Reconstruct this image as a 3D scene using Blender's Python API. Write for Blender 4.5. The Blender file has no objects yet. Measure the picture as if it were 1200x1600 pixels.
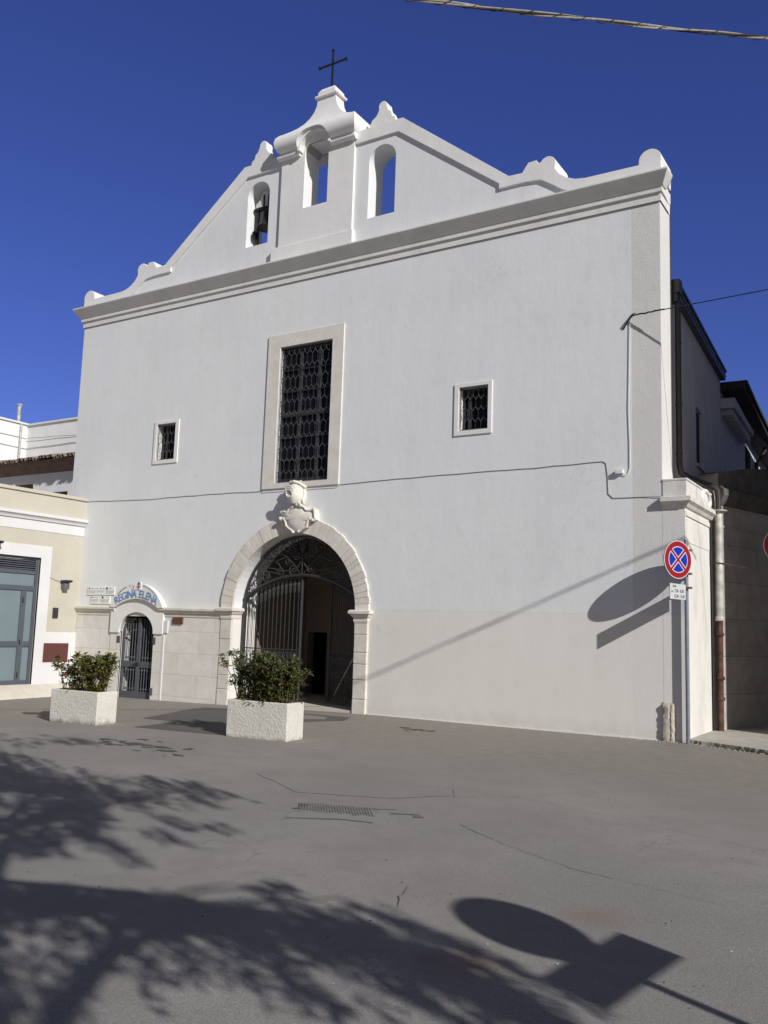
import bpy, bmesh, math, random
from math import sin, cos, pi, radians, sqrt, atan2, tan
from mathutils import Vector, Matrix
from mathutils.geometry import tessellate_polygon
random.seed(7)
SC = bpy.context.scene
COL = SC.collection

# ------------------------------------------------------------------ camera
CAM = Vector((3.836, -14.595, 1.6))
yaw, pit, rol = radians(-32.0267), radians(7.4616), radians(1.8425)
f = Vector((sin(yaw)*cos(pit), cos(yaw)*cos(pit), sin(pit)))
r0 = Vector((cos(yaw), -sin(yaw), 0)); u0 = r0.cross(f)
rr = cos(rol)*r0 + sin(rol)*u0; uu = -sin(rol)*r0 + cos(rol)*u0
cam = bpy.data.cameras.new('camera'); camo = bpy.data.objects.new('camera', cam); COL.objects.link(camo)
cam.sensor_fit = 'VERTICAL'; cam.sensor_height = 36; cam.lens = 1400/1600*36
cam.clip_end = 2000; cam.clip_start = .05
camo.matrix_world = Matrix(((rr.x, uu.x, -f.x, CAM.x), (rr.y, uu.y, -f.y, CAM.y), (rr.z, uu.z, -f.z, CAM.z), (0, 0, 0, 1)))
SC.camera = camo

# ------------------------------------------------------------------ light
SUN = Vector((0.796, -0.364, 0.483)).normalized()
sun = bpy.data.lights.new('sun', 'SUN'); sun.energy = 4.7; sun.angle = radians(.53); sun.color = (1, .968, .93)
suno = bpy.data.objects.new('sun', sun); COL.objects.link(suno)
suno.rotation_euler = (-SUN).to_track_quat('-Z', 'Y').to_euler(); suno.location = (20, -10, 20)
W = bpy.data.worlds.new('World'); SC.world = W; W.use_nodes = True
nt = W.node_tree; nt.nodes.clear()
sky = nt.nodes.new('ShaderNodeTexSky'); sky.sky_type = 'NISHITA'; sky.sun_disc = False
sky.sun_elevation = math.asin(SUN.z); sky.sun_rotation = atan2(SUN.x, SUN.y)
sky.air_density = 1.0; sky.dust_density = .25; sky.ozone_density = 3.2; sky.altitude = 100
# deep blue away from the sun, unseen sun side tinted warm to neutralise fill
tc = nt.nodes.new('ShaderNodeTexCoord'); vd = nt.nodes.new('ShaderNodeVectorMath'); vd.operation = 'DOT_PRODUCT'
nt.links.new(tc.outputs['Generated'], vd.inputs[0]); vd.inputs[1].default_value = SUN
mr = nt.nodes.new('ShaderNodeMapRange'); mr.interpolation_type = 'SMOOTHSTEP'; mr.inputs[1].default_value = -.15; mr.inputs[2].default_value = .5
nt.links.new(vd.outputs['Value'], mr.inputs[0])
tm = nt.nodes.new('ShaderNodeMix'); tm.data_type = 'RGBA'; tm.inputs[6].default_value = (.46, .495, 1.05, 1); tm.inputs[7].default_value = (.68, .48, .32, 1)
nt.links.new(mr.outputs[0], tm.inputs[0])
hs = nt.nodes.new('ShaderNodeMix'); hs.data_type = 'RGBA'; hs.blend_type = 'MULTIPLY'; hs.inputs[0].default_value = 1; nt.links.new(tm.outputs[2], hs.inputs[7])
bg = nt.nodes.new('ShaderNodeBackground'); bg.inputs[1].default_value = .085
wo = nt.nodes.new('ShaderNodeOutputWorld')
nt.links.new(sky.outputs[0], hs.inputs[6]); nt.links.new(hs.outputs[2], bg.inputs[0]); nt.links.new(bg.outputs[0], wo.inputs[0])
SC.view_settings.view_transform = 'Standard'; SC.view_settings.look = 'None'
SC.view_settings.exposure = 0; SC.view_settings.gamma = 1
SC.cycles.max_bounces = 8

# ------------------------------------------------------------------ materials
def lin(c):
    return tuple((x/12.92 if x <= .04045 else ((x+.055)/1.055)**2.4) for x in c)
class NT:
    def __init__(s, name):
        s.m = bpy.data.materials.new(name); s.m.use_nodes = True; s.t = s.m.node_tree
        s.b = s.t.nodes['Principled BSDF']; s.L = s.t.links.new
        s.geo = s.n('ShaderNodeNewGeometry'); s.pos = s.geo.outputs['Position']
    def n(s, ty, **k):
        x = s.t.nodes.new(ty)
        for a, v in k.items(): setattr(x, a, v)
        return x
    def noise(s, scale, detail=4, rough=.55, vec=None, dist=0):
        x = s.n('ShaderNodeTexNoise'); x.inputs['Scale'].default_value = scale; x.inputs['Detail'].default_value = detail
        x.inputs['Roughness'].default_value = rough; x.inputs['Distortion'].default_value = dist
        s.L(vec or s.pos, x.inputs['Vector']); return x.outputs['Fac']
    def scaled(s, v):
        x = s.n('ShaderNodeVectorMath', operation='MULTIPLY'); s.L(s.pos, x.inputs[0]); x.inputs[1].default_value = v; return x.outputs[0]
    def ramp(s, fac, a, b, ca=(0, 0, 0, 1), cb=(1, 1, 1, 1)):
        x = s.n('ShaderNodeValToRGB'); x.color_ramp.elements[0].position = a; x.color_ramp.elements[1].position = b
        x.color_ramp.elements[0].color = ca; x.color_ramp.elements[1].color = cb; s.L(fac, x.inputs[0]); return x.outputs[0]
    def mix(s, fac, a, b, mode='MIX'):
        x = s.n('ShaderNodeMix', data_type='RGBA', blend_type=mode)
        for k, v in ((0, fac), (6, a), (7, b)):
            if isinstance(v, (int, float)): x.inputs[k].default_value = v
            elif isinstance(v, tuple): x.inputs[k].default_value = v if len(v) == 4 else (*v, 1)
            else: s.L(v, x.inputs[k])
        return x.outputs[2]
    def math(s, op, a, b=0., clamp=False):
        x = s.n('ShaderNodeMath', operation=op, use_clamp=clamp)
        for i, v in enumerate((a, b)):
            if isinstance(v, (int, float)): x.inputs[i].default_value = v
            else: s.L(v, x.inputs[i])
        return x.outputs[0]
    def xyz(s):
        x = s.n('ShaderNodeSeparateXYZ'); s.L(s.pos, x.inputs[0]); return x.outputs
    def color(s, c):
        if isinstance(c, tuple): s.b.inputs['Base Color'].default_value = (*c, 1)[:4]
        else: s.L(c, s.b.inputs['Base Color'])
    def bump(s, h, strength, dist=.01, prev=None):
        x = s.n('ShaderNodeBump'); x.inputs['Strength'].default_value = strength; x.inputs['Distance'].default_value = dist
        s.L(h, x.inputs['Height'])
        if prev: s.L(prev, x.inputs['Normal'])
        s.L(x.outputs[0], s.b.inputs['Normal']); return x.outputs[0]
    def fin(s, rough=.8, metal=0, spec=.3):
        s.b.inputs['Roughness'].default_value = rough; s.b.inputs['Metallic'].default_value = metal
        s.b.inputs['Specular IOR Level'].default_value = spec; return s.m
def mul(c, k): return tuple(min(1, x*k) for x in c)
def simple(name, c, rough=.7, var=.15, vs=4, bump=.2, bs=80, metal=0, spec=.3, dist=.004):
    q = NT(name)
    q.color(q.mix(q.ramp(q.noise(vs, 6), .3, .7), mul(c, 1-var), mul(c, 1+var)))
    if bump: q.bump(q.noise(bs, 5), bump, dist)
    return q.fin(rough, metal, spec)

def facade_mat():
    q = NT('facade_plaster'); x, y, z = q.xyz()
    up = (.708, .727, .742); low = (.71, .70, .665); band = (.645, .64, .63)
    wob = q.noise(.9, 3)
    lowm = q.math('LESS_THAN', z, 1.97)
    c = q.mix(lowm, up, low)
    bandm = q.math('GREATER_THAN', q.math('ADD', x, q.math('MULTIPLY', wob, .02)), -.44)
    bandm = q.math('MULTIPLY', bandm, q.math('SUBTRACT', 1., q.math('MULTIPLY', lowm, .75)))
    c = q.mix(bandm, c, band)
    streak = q.noise(1.2, 5, .6, q.scaled((2.2, 1, .35)))
    c = q.mix(q.ramp(streak, .35, .75), c, q.mix(1., c, (.965, .965, .96), 'MULTIPLY'))
    c = q.mix(q.ramp(q.noise(.45, 5), .45, .8), c, q.mix(1., c, (.915, .92, .925), 'MULTIPLY'))
    c = q.mix(q.math('MULTIPLY', q.ramp(q.noise(3.5, 7, .7, q.scaled((1, 1, .7))), .5, .78), .7), c, q.mix(1., c, (.93, .925, .915), 'MULTIPLY'))
    # rain streaks hanging from the cornice and hairline cracks
    stk = q.ramp(q.noise(7, 4, .6, q.scaled((1, 1, .05))), .55, .75); top = q.n('ShaderNodeMapRange'); top.inputs[1].default_value = 6.2; top.inputs[2].default_value = 9.0; q.L(z, top.inputs[0])
    c = q.mix(q.math('MULTIPLY', q.math('MULTIPLY', stk, top.outputs[0]), .55), c, q.mix(1., c, (.88, .875, .86), 'MULTIPLY'))
    vo = q.n('ShaderNodeTexVoronoi', feature='DISTANCE_TO_EDGE'); vo.inputs['Scale'].default_value = .33; wv = q.n('ShaderNodeVectorMath', operation='ADD'); nz = q.n('ShaderNodeTexNoise'); nz.inputs['Scale'].default_value = 1.3; nz.inputs['Detail'].default_value = 8; nz.inputs['Roughness'].default_value = .65
    q.L(q.pos, nz.inputs['Vector']); q.L(q.pos, wv.inputs[0]); q.L(nz.outputs['Color'], wv.inputs[1]); q.L(wv.outputs[0], vo.inputs['Vector'])
    crk = q.math('MULTIPLY', q.ramp(vo.outputs['Distance'], .0, .0022, (1, 1, 1, 1), (0, 0, 0, 1)), q.ramp(q.noise(.5, 4), .55, .63))
    c = q.mix(q.math('MULTIPLY', crk, .35), c, (.36, .35, .34))
    # grime splashed up from the ground
    gr = q.math('ADD', z, q.math('MULTIPLY', q.noise(6, 4), .5))
    c = q.mix(q.ramp(gr, .12, .5, (.45, .45, .45, 1), (0, 0, 0, 1)), c, (.50, .47, .42))
    q.color(c)
    fine = q.noise(55, 6, .6); trow = q.noise(4, 6, .65, q.scaled((1.3, 1, .8)))
    h = q.math('ADD', q.math('MULTIPLY', fine, q.math('ADD', .35, q.math('MULTIPLY', bandm, 1.0))), q.math('MULTIPLY', trow, 1.1))
    h = q.math('MULTIPLY', h, q.math('SUBTRACT', 1., q.math('MULTIPLY', lowm, .5)))
    q.bump(h, .55, .009)
    return q.fin(.9, 0, .2)
M = {}
M['facade'] = facade_mat()
def plaster(name, c, var=.06, b=.3, dirt=.0, dc=(.3, .28, .25)):
    q = NT(name)
    cc = q.mix(q.ramp(q.noise(1.5, 6, .6), .3, .75), mul(c, 1+var), mul(c, 1-var))
    if dirt:
        cc = q.mix(q.math('MULTIPLY', q.ramp(q.noise(2.6, 8, .7, q.scaled((1.4, 1.4, .5))), .48, .72), dirt), cc, dc)
    q.color(cc); q.bump(q.math('ADD', q.noise(45, 5), q.math('MULTIPLY', q.noise(6, 4), 2)), b, .008)
    return q.fin(.9, 0, .2)
M['white'] = plaster('white_plaster', (.72, .72, .715), dirt=.12, dc=(.5, .48, .45))
M['trim'] = plaster('moulding_plaster', (.68, .675, .66), dirt=.3, dc=(.42, .40, .37))
M['pier'] = plaster('weathered_white_plaster', (.66, .645, .61), dirt=.45, dc=(.42, .38, .33))
M['capstone'] = plaster('lichened_cap', (.62, .61, .58), dirt=.6, dc=(.26, .25, .24))
M['annex'] = plaster('grey_render', (.57, .58, .60), dirt=.4, dc=(.33, .33, .34))
M['farwhite'] = plaster('bright_render', (.70, .70, .71), dirt=.06)
M['yellow'] = plaster('cream_paint', (.465, .44, .37), dirt=.2, dc=(.44, .40, .33))
M['whitepaint'] = plaster('white_paint', (.60, .60, .61), dirt=.1, dc=(.6, .59, .57))
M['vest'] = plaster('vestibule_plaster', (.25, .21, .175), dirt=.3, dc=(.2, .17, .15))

def stone(name, c, bw=.75, bh=.33, mort=.010, axis='x', mc=(.38, .35, .31), var=.1, b=.5):
    q = NT(name); x, y, z = q.xyz()
    cmb = q.n('ShaderNodeCombineXYZ'); q.L(x if axis == 'x' else y, cmb.inputs[0]); q.L(z, cmb.inputs[1])
    br = q.n('ShaderNodeTexBrick'); q.L(cmb.outputs[0], br.inputs['Vector'])
    br.inputs['Scale'].default_value = 1; br.inputs['Brick Width'].default_value = bw; br.inputs['Row Height'].default_value = bh
    br.inputs['Mortar Size'].default_value = mort; br.inputs['Mortar Smooth'].default_value = .4; br.offset = .43
    br.inputs['Color1'].default_value = (*mul(c, 1.05), 1); br.inputs['Color2'].default_value = (*mul(c, .93), 1); br.inputs['Mortar'].default_value = (*mc, 1)
    cc = q.mix(q.ramp(q.noise(3.2, 7, .65), .35, .72), br.outputs['Color'], q.mix(1., br.outputs['Color'], (1-var, .95-var, .9-var), 'MULTIPLY'))
    cc = q.mix(q.math('MULTIPLY', q.ramp(q.noise(9, 8, .7), .58, .75), .5), cc, mul(c, .62))
    q.color(cc)
    h = q.math('SUBTRACT', q.math('MULTIPLY', q.noise(24, 7, .65), 1.0), q.math('MULTIPLY', br.outputs['Fac'], 1.2))
    q.bump(h, b, .012); return q.fin(.85, 0, .25)
M['plinth'] = stone('plinth_limestone', (.69, .685, .66), 1.05, .47, .005, mc=(.50, .465, .42))
M['lowwall'] = stone('old_stone_wall', (.44, .42, .40), 1.3, .66, .006, 'y', (.27, .26, .25), .25, .7)
M['smallframe'] = plaster('painted_frame', (.70, .69, .68), dirt=.1)
def rockmat(name, c, var=.14, b=.6, bs=22, pit=.5):
    q = NT(name)
    cc = q.mix(q.ramp(q.noise(4, 8, .65), .3, .75), mul(c, 1+var*.6), tuple(a*k for a, k in zip(mul(c, 1-var), (1, .96, .9))))
    cc = q.mix(q.math('MULTIPLY', q.ramp(q.noise(30, 5, .7), .6, .74), pit), cc, mul(c, .5))
    if name in ('portal_limestone', 'window_stone'): cc = q.mix(1., cc, q.ramp(q.geo.outputs['Random Per Island'], 0, 1, (.90, .895, .88, 1), (1.0, 1.0, 1.0, 1)), 'MULTIPLY')
    q.color(cc); q.bump(q.noise(bs, 8, .7), b, .012); return q.fin(.85, 0, .25)
M['stone'] = rockmat('portal_limestone', (.67, .65, .615))
M['frame'] = rockmat('window_stone', (.66, .64, .61), .1, .35, 18, .3)
M['arms'] = rockmat('carved_limestone', (.68, .66, .62), .2, .7, 40, .9)
M['darkstone'] = rockmat('dark_stone', (.12, .112, .108), .5, .8, 10, .6)  # much darker stone for the ledge and parapet of the lower wall
M['guard'] = rockmat('worn_stone', (.46, .42, .37), .25, 1.0, 18, .8)
M['planter'] = rockmat('stucco_concrete', (.64, .625, .575), .08, 1., 34, .35)
def planter_mat():
    q = NT('stucco_concrete_stained'); x, y, z = q.xyz(); c = (.64, .625, .575)
    lump = q.noise(26, 5, .6)
    cc = q.mix(q.ramp(q.noise(3, 6, .6), .35, .7), mul(c, 1.04), mul(c, .93))
    cc = q.mix(q.math('MULTIPLY', q.ramp(lump, .50, .38), .14), cc, (.46, .43, .36))
    g = q.math('ADD', z, q.math('MULTIPLY', q.noise(4.5, 6, .7), .42))
    cc = q.mix(q.ramp(g, .13, .24, (.85, .85, .85, 1), (0, 0, 0, 1)), cc, (.20, .185, .16))
    cc = q.mix(q.math('MULTIPLY', q.ramp(q.noise(60, 3), .68, .73), .5), cc, (.25, .22, .17))
    q.color(cc); q.bump(q.math('ADD', q.math('MULTIPLY', lump, 1.6), q.noise(90, 4)), .9, .011); return q.fin(.9, 0, .2)
M['planter'] = planter_mat()
M['kerb'] = rockmat('kerb_concrete', (.40, .38, .34), .2, .7, 20, .5)
M['paving'] = rockmat('pale_paving', (.52, .49, .44), .1, .3, 20, .3)

def asphalt(name, c, speck=.35, b=.5, stain=True):
    q = NT(name); x, y, z = q.xyz()
    n1 = q.noise(.35, 6, .6); n2 = q.noise(2.2, 8, .7); n3 = q.noise(140, 4, .8); n4 = q.noise(38, 6, .7)
    cc = q.mix(q.ramp(n1, .36, .64), mul(c, .88), mul(c, 1.12))
    cc = q.mix(q.math('MULTIPLY', q.ramp(q.noise(1.1, 7, .68), .5, .62), .5), cc, mul(c, .86))
    cc = q.mix(q.math('MULTIPLY', q.ramp(n2, .45, .75), .5), cc, mul(c, .80))
    cc = q.mix(q.math('MULTIPLY', q.ramp(n3, .52, .72), speck), cc, mul(c, 1.65))
    cc = q.mix(q.math('MULTIPLY', q.ramp(n3, .50, .30), speck*1.2), cc, mul(c, .45))
    if stain:
        # older, browner strip of asphalt along the buildings
        m = q.ramp(q.math('ADD', y, q.math('MULTIPLY', q.noise(.8, 6, .65), 2.4)), .0, 1.)
        q2 = q.n('ShaderNodeMapRange'); q2.inputs[1].default_value = -4.6; q2.inputs[2].default_value = -2.6
        q.L(q.math('ADD', y, q.math('MULTIPLY', n2, 2.0)), q2.inputs[0])
        brown = q.mix(q.ramp(q.noise(5, 8, .75), .35, .7), mul((.265, .24, .21), 1), (.19, .168, .148))
        cc = q.mix(q.math('MULTIPLY', q2.outputs[0], .75), cc, brown)
        # rust stains
        for px, py, r, k in ((2.06, -9.35, .28, .45), (1.79, -10.45, .33, .55), (1.62, -10.5, .12, .5)):
            d = q.n('ShaderNodeVectorMath', operation='DISTANCE'); q.L(q.pos, d.inputs[0]); d.inputs[1].default_value = (px, py, 0)
            dd = q.math('ADD', d.outputs['Value'], q.math('MULTIPLY', n2, r*.9))
            rm = q.n('ShaderNodeMapRange'); rm.inputs[1].default_value = r*1.35; rm.inputs[2].default_value = r*.4
            q.L(dd, rm.inputs[0]); cc = q.mix(q.math('MULTIPLY', rm.outputs[0], k), cc, (.22, .125, .07))
        # cracks
        vo = q.n('ShaderNodeTexVoronoi', feature='DISTANCE_TO_EDGE'); vo.inputs['Scale'].default_value = .42
        wv = q.n('ShaderNodeVectorMath', operation='ADD'); nz = q.n('ShaderNodeTexNoise'); nz.inputs['Scale'].default_value = 1.6; nz.inputs['Detail'].default_value = 7
        q.L(q.pos, nz.inputs['Vector']); q.L(q.pos, wv.inputs[0]); q.L(nz.outputs['Color'], wv.inputs[1]); q.L(wv.outputs[0], vo.inputs['Vector'])
        cr = q.ramp(vo.outputs['Distance'], .0, .006, (1, 1, 1, 1), (0, 0, 0, 1))
        cr = q.math('MULTIPLY', cr, q.ramp(q.noise(.7, 4), .52, .62))
        cc = q.mix(q.math('MULTIPLY', cr, .45), cc, mul(c, .45))
    q.color(cc)
    q.bump(q.math('ADD', n3, q.math('MULTIPLY', n4, 1.2)), b, .006); return q.fin(.88, 0, .25)
M['asphalt'] = asphalt('old_asphalt', (.287, .274, .257), .4, .5)
M['asphalt_near'] = asphalt('worn_asphalt', (.302, .290, .275), .5, .6, True)
M['patch'] = asphalt('dark_asphalt', (.12, .115, .11), .2, .4, False)
M['iron'] = simple('dark_iron', (.022, .023, .027), .5, .3, 20, .1, 60, .3, .4)
M['gate'] = simple('weathered_gate_iron', (.06, .062, .068), .45, .25, 20, .1, 60, .5, .5)
M['doorgrey'] = simple('grey_door_paint', (.078, .084, .10), .45, .2, 15, .1, 60, 0, .4)
M['alu'] = simple('grey_aluminium', (.075, .085, .105), .4, .06, 3, 0, 60, 0, .5)
M['grille'] = simple('grille_iron', (.12, .12, .125), .5, .25, 20, 0, 60, .3, .4)
M['brown'] = simple('brown_sheet_metal', (.052, .046, .044), .38, .2, 4, 0, 50, .2, .5)
M['rust'] = simple('rusty_cast_iron', (.08, .040, .028), .8, .6, 9, .5, 60)
M['galv'] = simple('weathered_zinc_pipe', (.43, .42, .39), .6, .35, 6, .15, 40, .2, .4)
M['dark'] = simple('dark_interior', (.012, .012, .013), .9, .2, 4, 0)
M['glass'] = simple('dark_window_glass', (.010, .010, .012), .35, .2, 2, .02, 4, 0, .15)
M['frost'] = simple('frosted_glass', (.155, .20, .225), .3, .05, 1.5, .03, 8, 0, .5)
M['sash'] = simple('grey_sash', (.035, .035, .04), .6, .1, 9, 0)
M['cabinet'] = simple('maroon_cabinet', (.10, .035, .032), .55, .1, 8, .05, 60)
M['redsign'] = simple('red_reflective', (.27, .008, .014), .35, .06, 8, 0, 50, 0, .5)
M['bluesign'] = simple('blue_reflective', (.003, .024, .38), .35, .06, 8, 0, 50, 0, .5)
M['whitesign'] = simple('white_reflective', (.52, .54, .57), .4, .05, 8, 0, 50, 0, .5)
M['signback'] = simple('sign_back', (.16, .165, .17), .5, .1, 8, 0, 50, .5, .5)
M['pole'] = simple('grey_pole_paint', (.20, .235, .29), .4, .12, 8, .05, 50, .3, .5)
M['ink'] = simple('black_ink', (.03, .03, .035), .7, .1, 9, 0)
M['blueletter'] = simple('blue_letter', (.15, .26, .46), .6, .12, 9, 0)
M['redletter'] = simple('red_emblem', (.33, .10, .09), .6, .1, 9, 0)
M['signboard'] = plaster('sign_board', (.70, .70, .69), dirt=.4, dc=(.45, .44, .42))
M['plaque'] = simple('white_plaque', (.72, .72, .72), .5, .05, 6, 0)
M['wood'] = simple('brown_plate', (.11, .055, .03), .6, .2, 9, .1, 50)
M['cable'] = simple('black_cable', (.03, .03, .032), .6, .2, 20, 0)
M['greycable'] = simple('grey_cable', (.33, .31, .28), .6, .25, 20, 0)
M['wallcable'] = simple('painted_cable', (.30, .30, .30), .8, .25, 15, 0)
M['conduit'] = simple('white_conduit', (.66, .66, .65), .6, .05, 9, 0)
M['tile'] = rockmat('roof_tile', (.21, .17, .13), .45, .6, 25, .7)
M['eave'] = rockmat('eave_brick', (.20, .13, .10), .35, .6, 20, .6)
M['darkeave'] = simple('dark_eave_board', (.045, .042, .042), .8, .3, 6, .2, 30)
M['shutter'] = simple('blue_shutter', (.02, .05, .17), .5, .15, 6, 0)
M['soil'] = rockmat('soil', (.05, .038, .028), .4, 1., 40, .5)
M['bronze'] = simple('bell_bronze', (.035, .032, .03), .5, .3, 9, .05, 40, .5, .5)
M['headstock'] = simple('grey_headstock', (.6, .6, .6), .7, .15, 6, .1)
M['bark'] = rockmat('bark', (.10, .075, .055), .4, 1., 30, .5)
M['seam'] = asphalt('old_seam', (.17, .16, .15), .3, .4, False)
M['castiron'] = simple('cast_iron_cover', (.215, .205, .19), .8, .3, 12, .4, 60, .2)
M['occl'] = plaster('neighbour_render', (.55, .52, .47), dirt=.3)
M['pebble'] = rockmat('pebbles', (.42, .39, .35), .3, .5, 30)
M['moss'] = simple('weed_green', (.06, .075, .025), .8, .4, 20, 0)
M['flower'] = simple('red_flower', (.5, .06, .02), .6, .2, 30, 0)
def leafmat(name, a, b, yellow=0., gloss=.35):
    q = NT(name); oi = q.geo.outputs['Random Per Island']
    c = q.mix(oi, a, b)
    if yellow:
        c = q.mix(q.math('GREATER_THAN', oi, 1-yellow), c, (.26, .16, .03))
    c = q.mix(q.ramp(q.noise(25, 3), .4, .7), c, q.mix(1., c, (.75, .8, .7), 'MULTIPLY'))
    q.color(c); m = q.fin(gloss, 0, .5)
    return m
M['leafA'] = leafmat('glossy_leaf', (.075, .095, .024), (.24, .25, .06), .07)
M['leafB'] = leafmat('laurel_leaf', (.045, .064, .024), (.15, .175, .05), .05)
M['leafT'] = leafmat('tree_leaf', (.04, .06, .02), (.08, .10, .03))

# ------------------------------------------------------------------ mesh builder
XZ = lambda a, b, c: (a, c, b)
class MB:
    def __init__(s): s.v = []; s.f = []; s.mi = []; s.mats = []
    def mid(s, m):
        if m not in s.mats: s.mats.append(m)
        return s.mats.index(m)
    def add(s, vs, fs, m):
        o = len(s.v); k = s.mid(m); s.v += [tuple(v) for v in vs]
        for f_ in fs: s.f.append(tuple(i+o for i in f_)); s.mi.append(k)
    def box(s, a, b, m):
        (x0, y0, z0), (x1, y1, z1) = a, b
        vs = [(x, y, z) for z in (z0, z1) for y in (y0, y1) for x in (x0, x1)]
        s.add(vs, [(0, 2, 3, 1), (4, 5, 7, 6), (0, 1, 5, 4), (2, 6, 7, 3), (0, 4, 6, 2), (1, 3, 7, 5)], m)
    def obox(s, p, d, l, w, h, m, up=(0, 0, 1)):
        """box from point p along unit d (length l), width w (centred) and height h (centred)"""
        d = Vector(d).normalized(); up = Vector(up); sd = d.cross(up).normalized(); up = sd.cross(d); p = Vector(p)
        vs = []
        for t in (0, l):
            for a, b in ((-1, -1), (1, -1), (1, 1), (-1, 1)): vs.append(p + d*t + sd*(a*w/2) + up*(b*h/2))
        s.add(vs, [(0, 1, 2, 3), (7, 6, 5, 4), (0, 4, 5, 1), (1, 5, 6, 2), (2, 6, 7, 3), (3, 7, 4, 0)], m)
    def prism(s, outline, c0, c1, m, holes=(), mp=XZ):
        loops = [list(outline)] + [list(h) for h in holes]
        tri = tessellate_polygon([[Vector((a, b, 0)) for a, b in L] for L in loops])
        flat = [p for L in loops for p in L]; n = len(flat)
        vs = [mp(a, b, c0) for a, b in flat] + [mp(a, b, c1) for a, b in flat]
        fs = [tuple(t) for t in tri] + [tuple(i+n for i in reversed(t)) for t in tri]
        o = 0
        for L in loops:
            k = len(L)
            for i in range(k): j = (i+1) % k; fs.append((o+i, o+j, o+j+n, o+i+n))
            o += k
        s.add(vs, fs, m)
    def tube(s, pts, r, m, n=8, cap=True, closed=False):
        pts = [Vector(p) for p in pts]; N = len(pts); rs = r if isinstance(r, (list, tuple)) else [r]*N
        prev = None; vs = []
        for i, p in enumerate(pts):
            if closed: t = (pts[(i+1) % N]-pts[i-1])
            else: t = pts[min(i+1, N-1)]-pts[max(i-1, 0)]
            t.normalize()
            if prev is None:
                a = Vector((0, 0, 1)) if abs(t.z) < .9 else Vector((1, 0, 0)); s1 = t.cross(a).normalized()
            else:
                s1 = (prev - t*prev.dot(t))
                if s1.length < 1e-6: s1 = t.orthogonal()
                s1.normalize()
            prev = s1; s2 = t.cross(s1)
            for k in range(n): a = 2*pi*k/n; vs.append(p + (s1*cos(a)+s2*sin(a))*rs[i])
        fs = []
        for i in range(N if closed else N-1):
            j = (i+1) % N
            for k in range(n): l = (k+1) % n; fs.append((i*n+k, i*n+l, j*n+l, j*n+k))
        if cap and not closed: fs += [tuple(range(n))[::-1], tuple(range((N-1)*n, N*n))]
        s.add(vs, fs, m)
    def lathe(s, c, prof, m, n=24, axis=(0, 0, 1)):
        ax = Vector(axis).normalized(); s1 = ax.orthogonal().normalized(); s2 = ax.cross(s1); c = Vector(c); vs = []; fs = []
        for r, h in prof:
            for k in range(n): a = 2*pi*k/n; vs.append(c + ax*h + (s1*cos(a)+s2*sin(a))*r)
        for i in range(len(prof)-1):
            for k in range(n): l = (k+1) % n; fs.append((i*n+k, i*n+l, (i+1)*n+l, (i+1)*n+k))
        fs += [tuple(range(n))[::-1], tuple(range((len(prof)-1)*n, len(prof)*n))]
        s.add(vs, fs, m)
    def build(s, name, parent=None, smooth=False, bevel=0, loc=None):
        me = bpy.data.meshes.new(name); off = Vector((0, 0, 0))
        o = bpy.data.objects.new(name, me); COL.objects.link(o)
        base = Vector(loc) if loc else Vector((0, 0, 0))
        me.from_pydata([Vector(v)-base for v in s.v], [], s.f)
        for m in s.mats: me.materials.append(m)
        for p, k in zip(me.polygons, s.mi): p.material_index = k
        bm = bmesh.new(); bm.from_mesh(me); bmesh.ops.remove_doubles(bm, verts=bm.verts, dist=1e-5)
        bmesh.ops.recalc_face_normals(bm, faces=bm.faces); bm.to_mesh(me); bm.free()
        if smooth:
            me.polygons.foreach_set('use_smooth', [True]*len(me.polygons)); me.set_sharp_from_angle(angle=radians(38))
        if bevel:
            b = o.modifiers.new('bevel', 'BEVEL'); b.width = bevel; b.segments = 2; b.limit_method = 'ANGLE'; b.angle_limit = radians(35)
        o.location = base
        if parent is not None:
            o.parent = parent; o.location = base - WL(parent)
        return o
def WL(o):
    p = Vector(o.location)
    while o.parent: o = o.parent; p += Vector(o.location)
    return p
def tag(o, label=None, cat=None, group=None, kind=None):
    for k, v in (('label', label), ('category', cat), ('group', group), ('kind', kind)):
        if v: o[k] = v
    return o
def thing(name, label, cat, loc, group=None):
    o = bpy.data.objects.new(name, None); o.empty_display_size = .2; COL.objects.link(o); o.location = loc
    return tag(o, label, cat, group)
def arc(cx, cz, rx, a0, a1, n, rz=None):
    rz = rz or rx
    return [(cx+rx*cos(a0+(a1-a0)*i/n), cz+rz*sin(a0+(a1-a0)*i/n)) for i in range(n+1)]
def archhole(x0, x1, z0, spring, rise=None, n=20):
    c = (x0+x1)/2; r = (x1-x0)/2
    return [(x0, z0), (x1, z0)] + arc(c, spring, r, 0, pi, n, rise or r)
def text_mesh(txt, size, ext, font_align='CENTER'):
    cu = bpy.data.curves.new('lettering', 'FONT'); cu.body = txt; cu.size = size; cu.extrude = ext; cu.align_x = font_align
    to = bpy.data.objects.new('lettering', cu); COL.objects.link(to)
    dg = bpy.context.evaluated_depsgraph_get(); me = to.evaluated_get(dg).to_mesh()
    vs = [v.co.copy() for v in me.vertices]; fs = [tuple(p.vertices) for p in me.polygons]
    to.evaluated_get(dg).to_mesh_clear(); bpy.data.objects.remove(to); bpy.data.curves.remove(cu)
    return vs, fs

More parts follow.
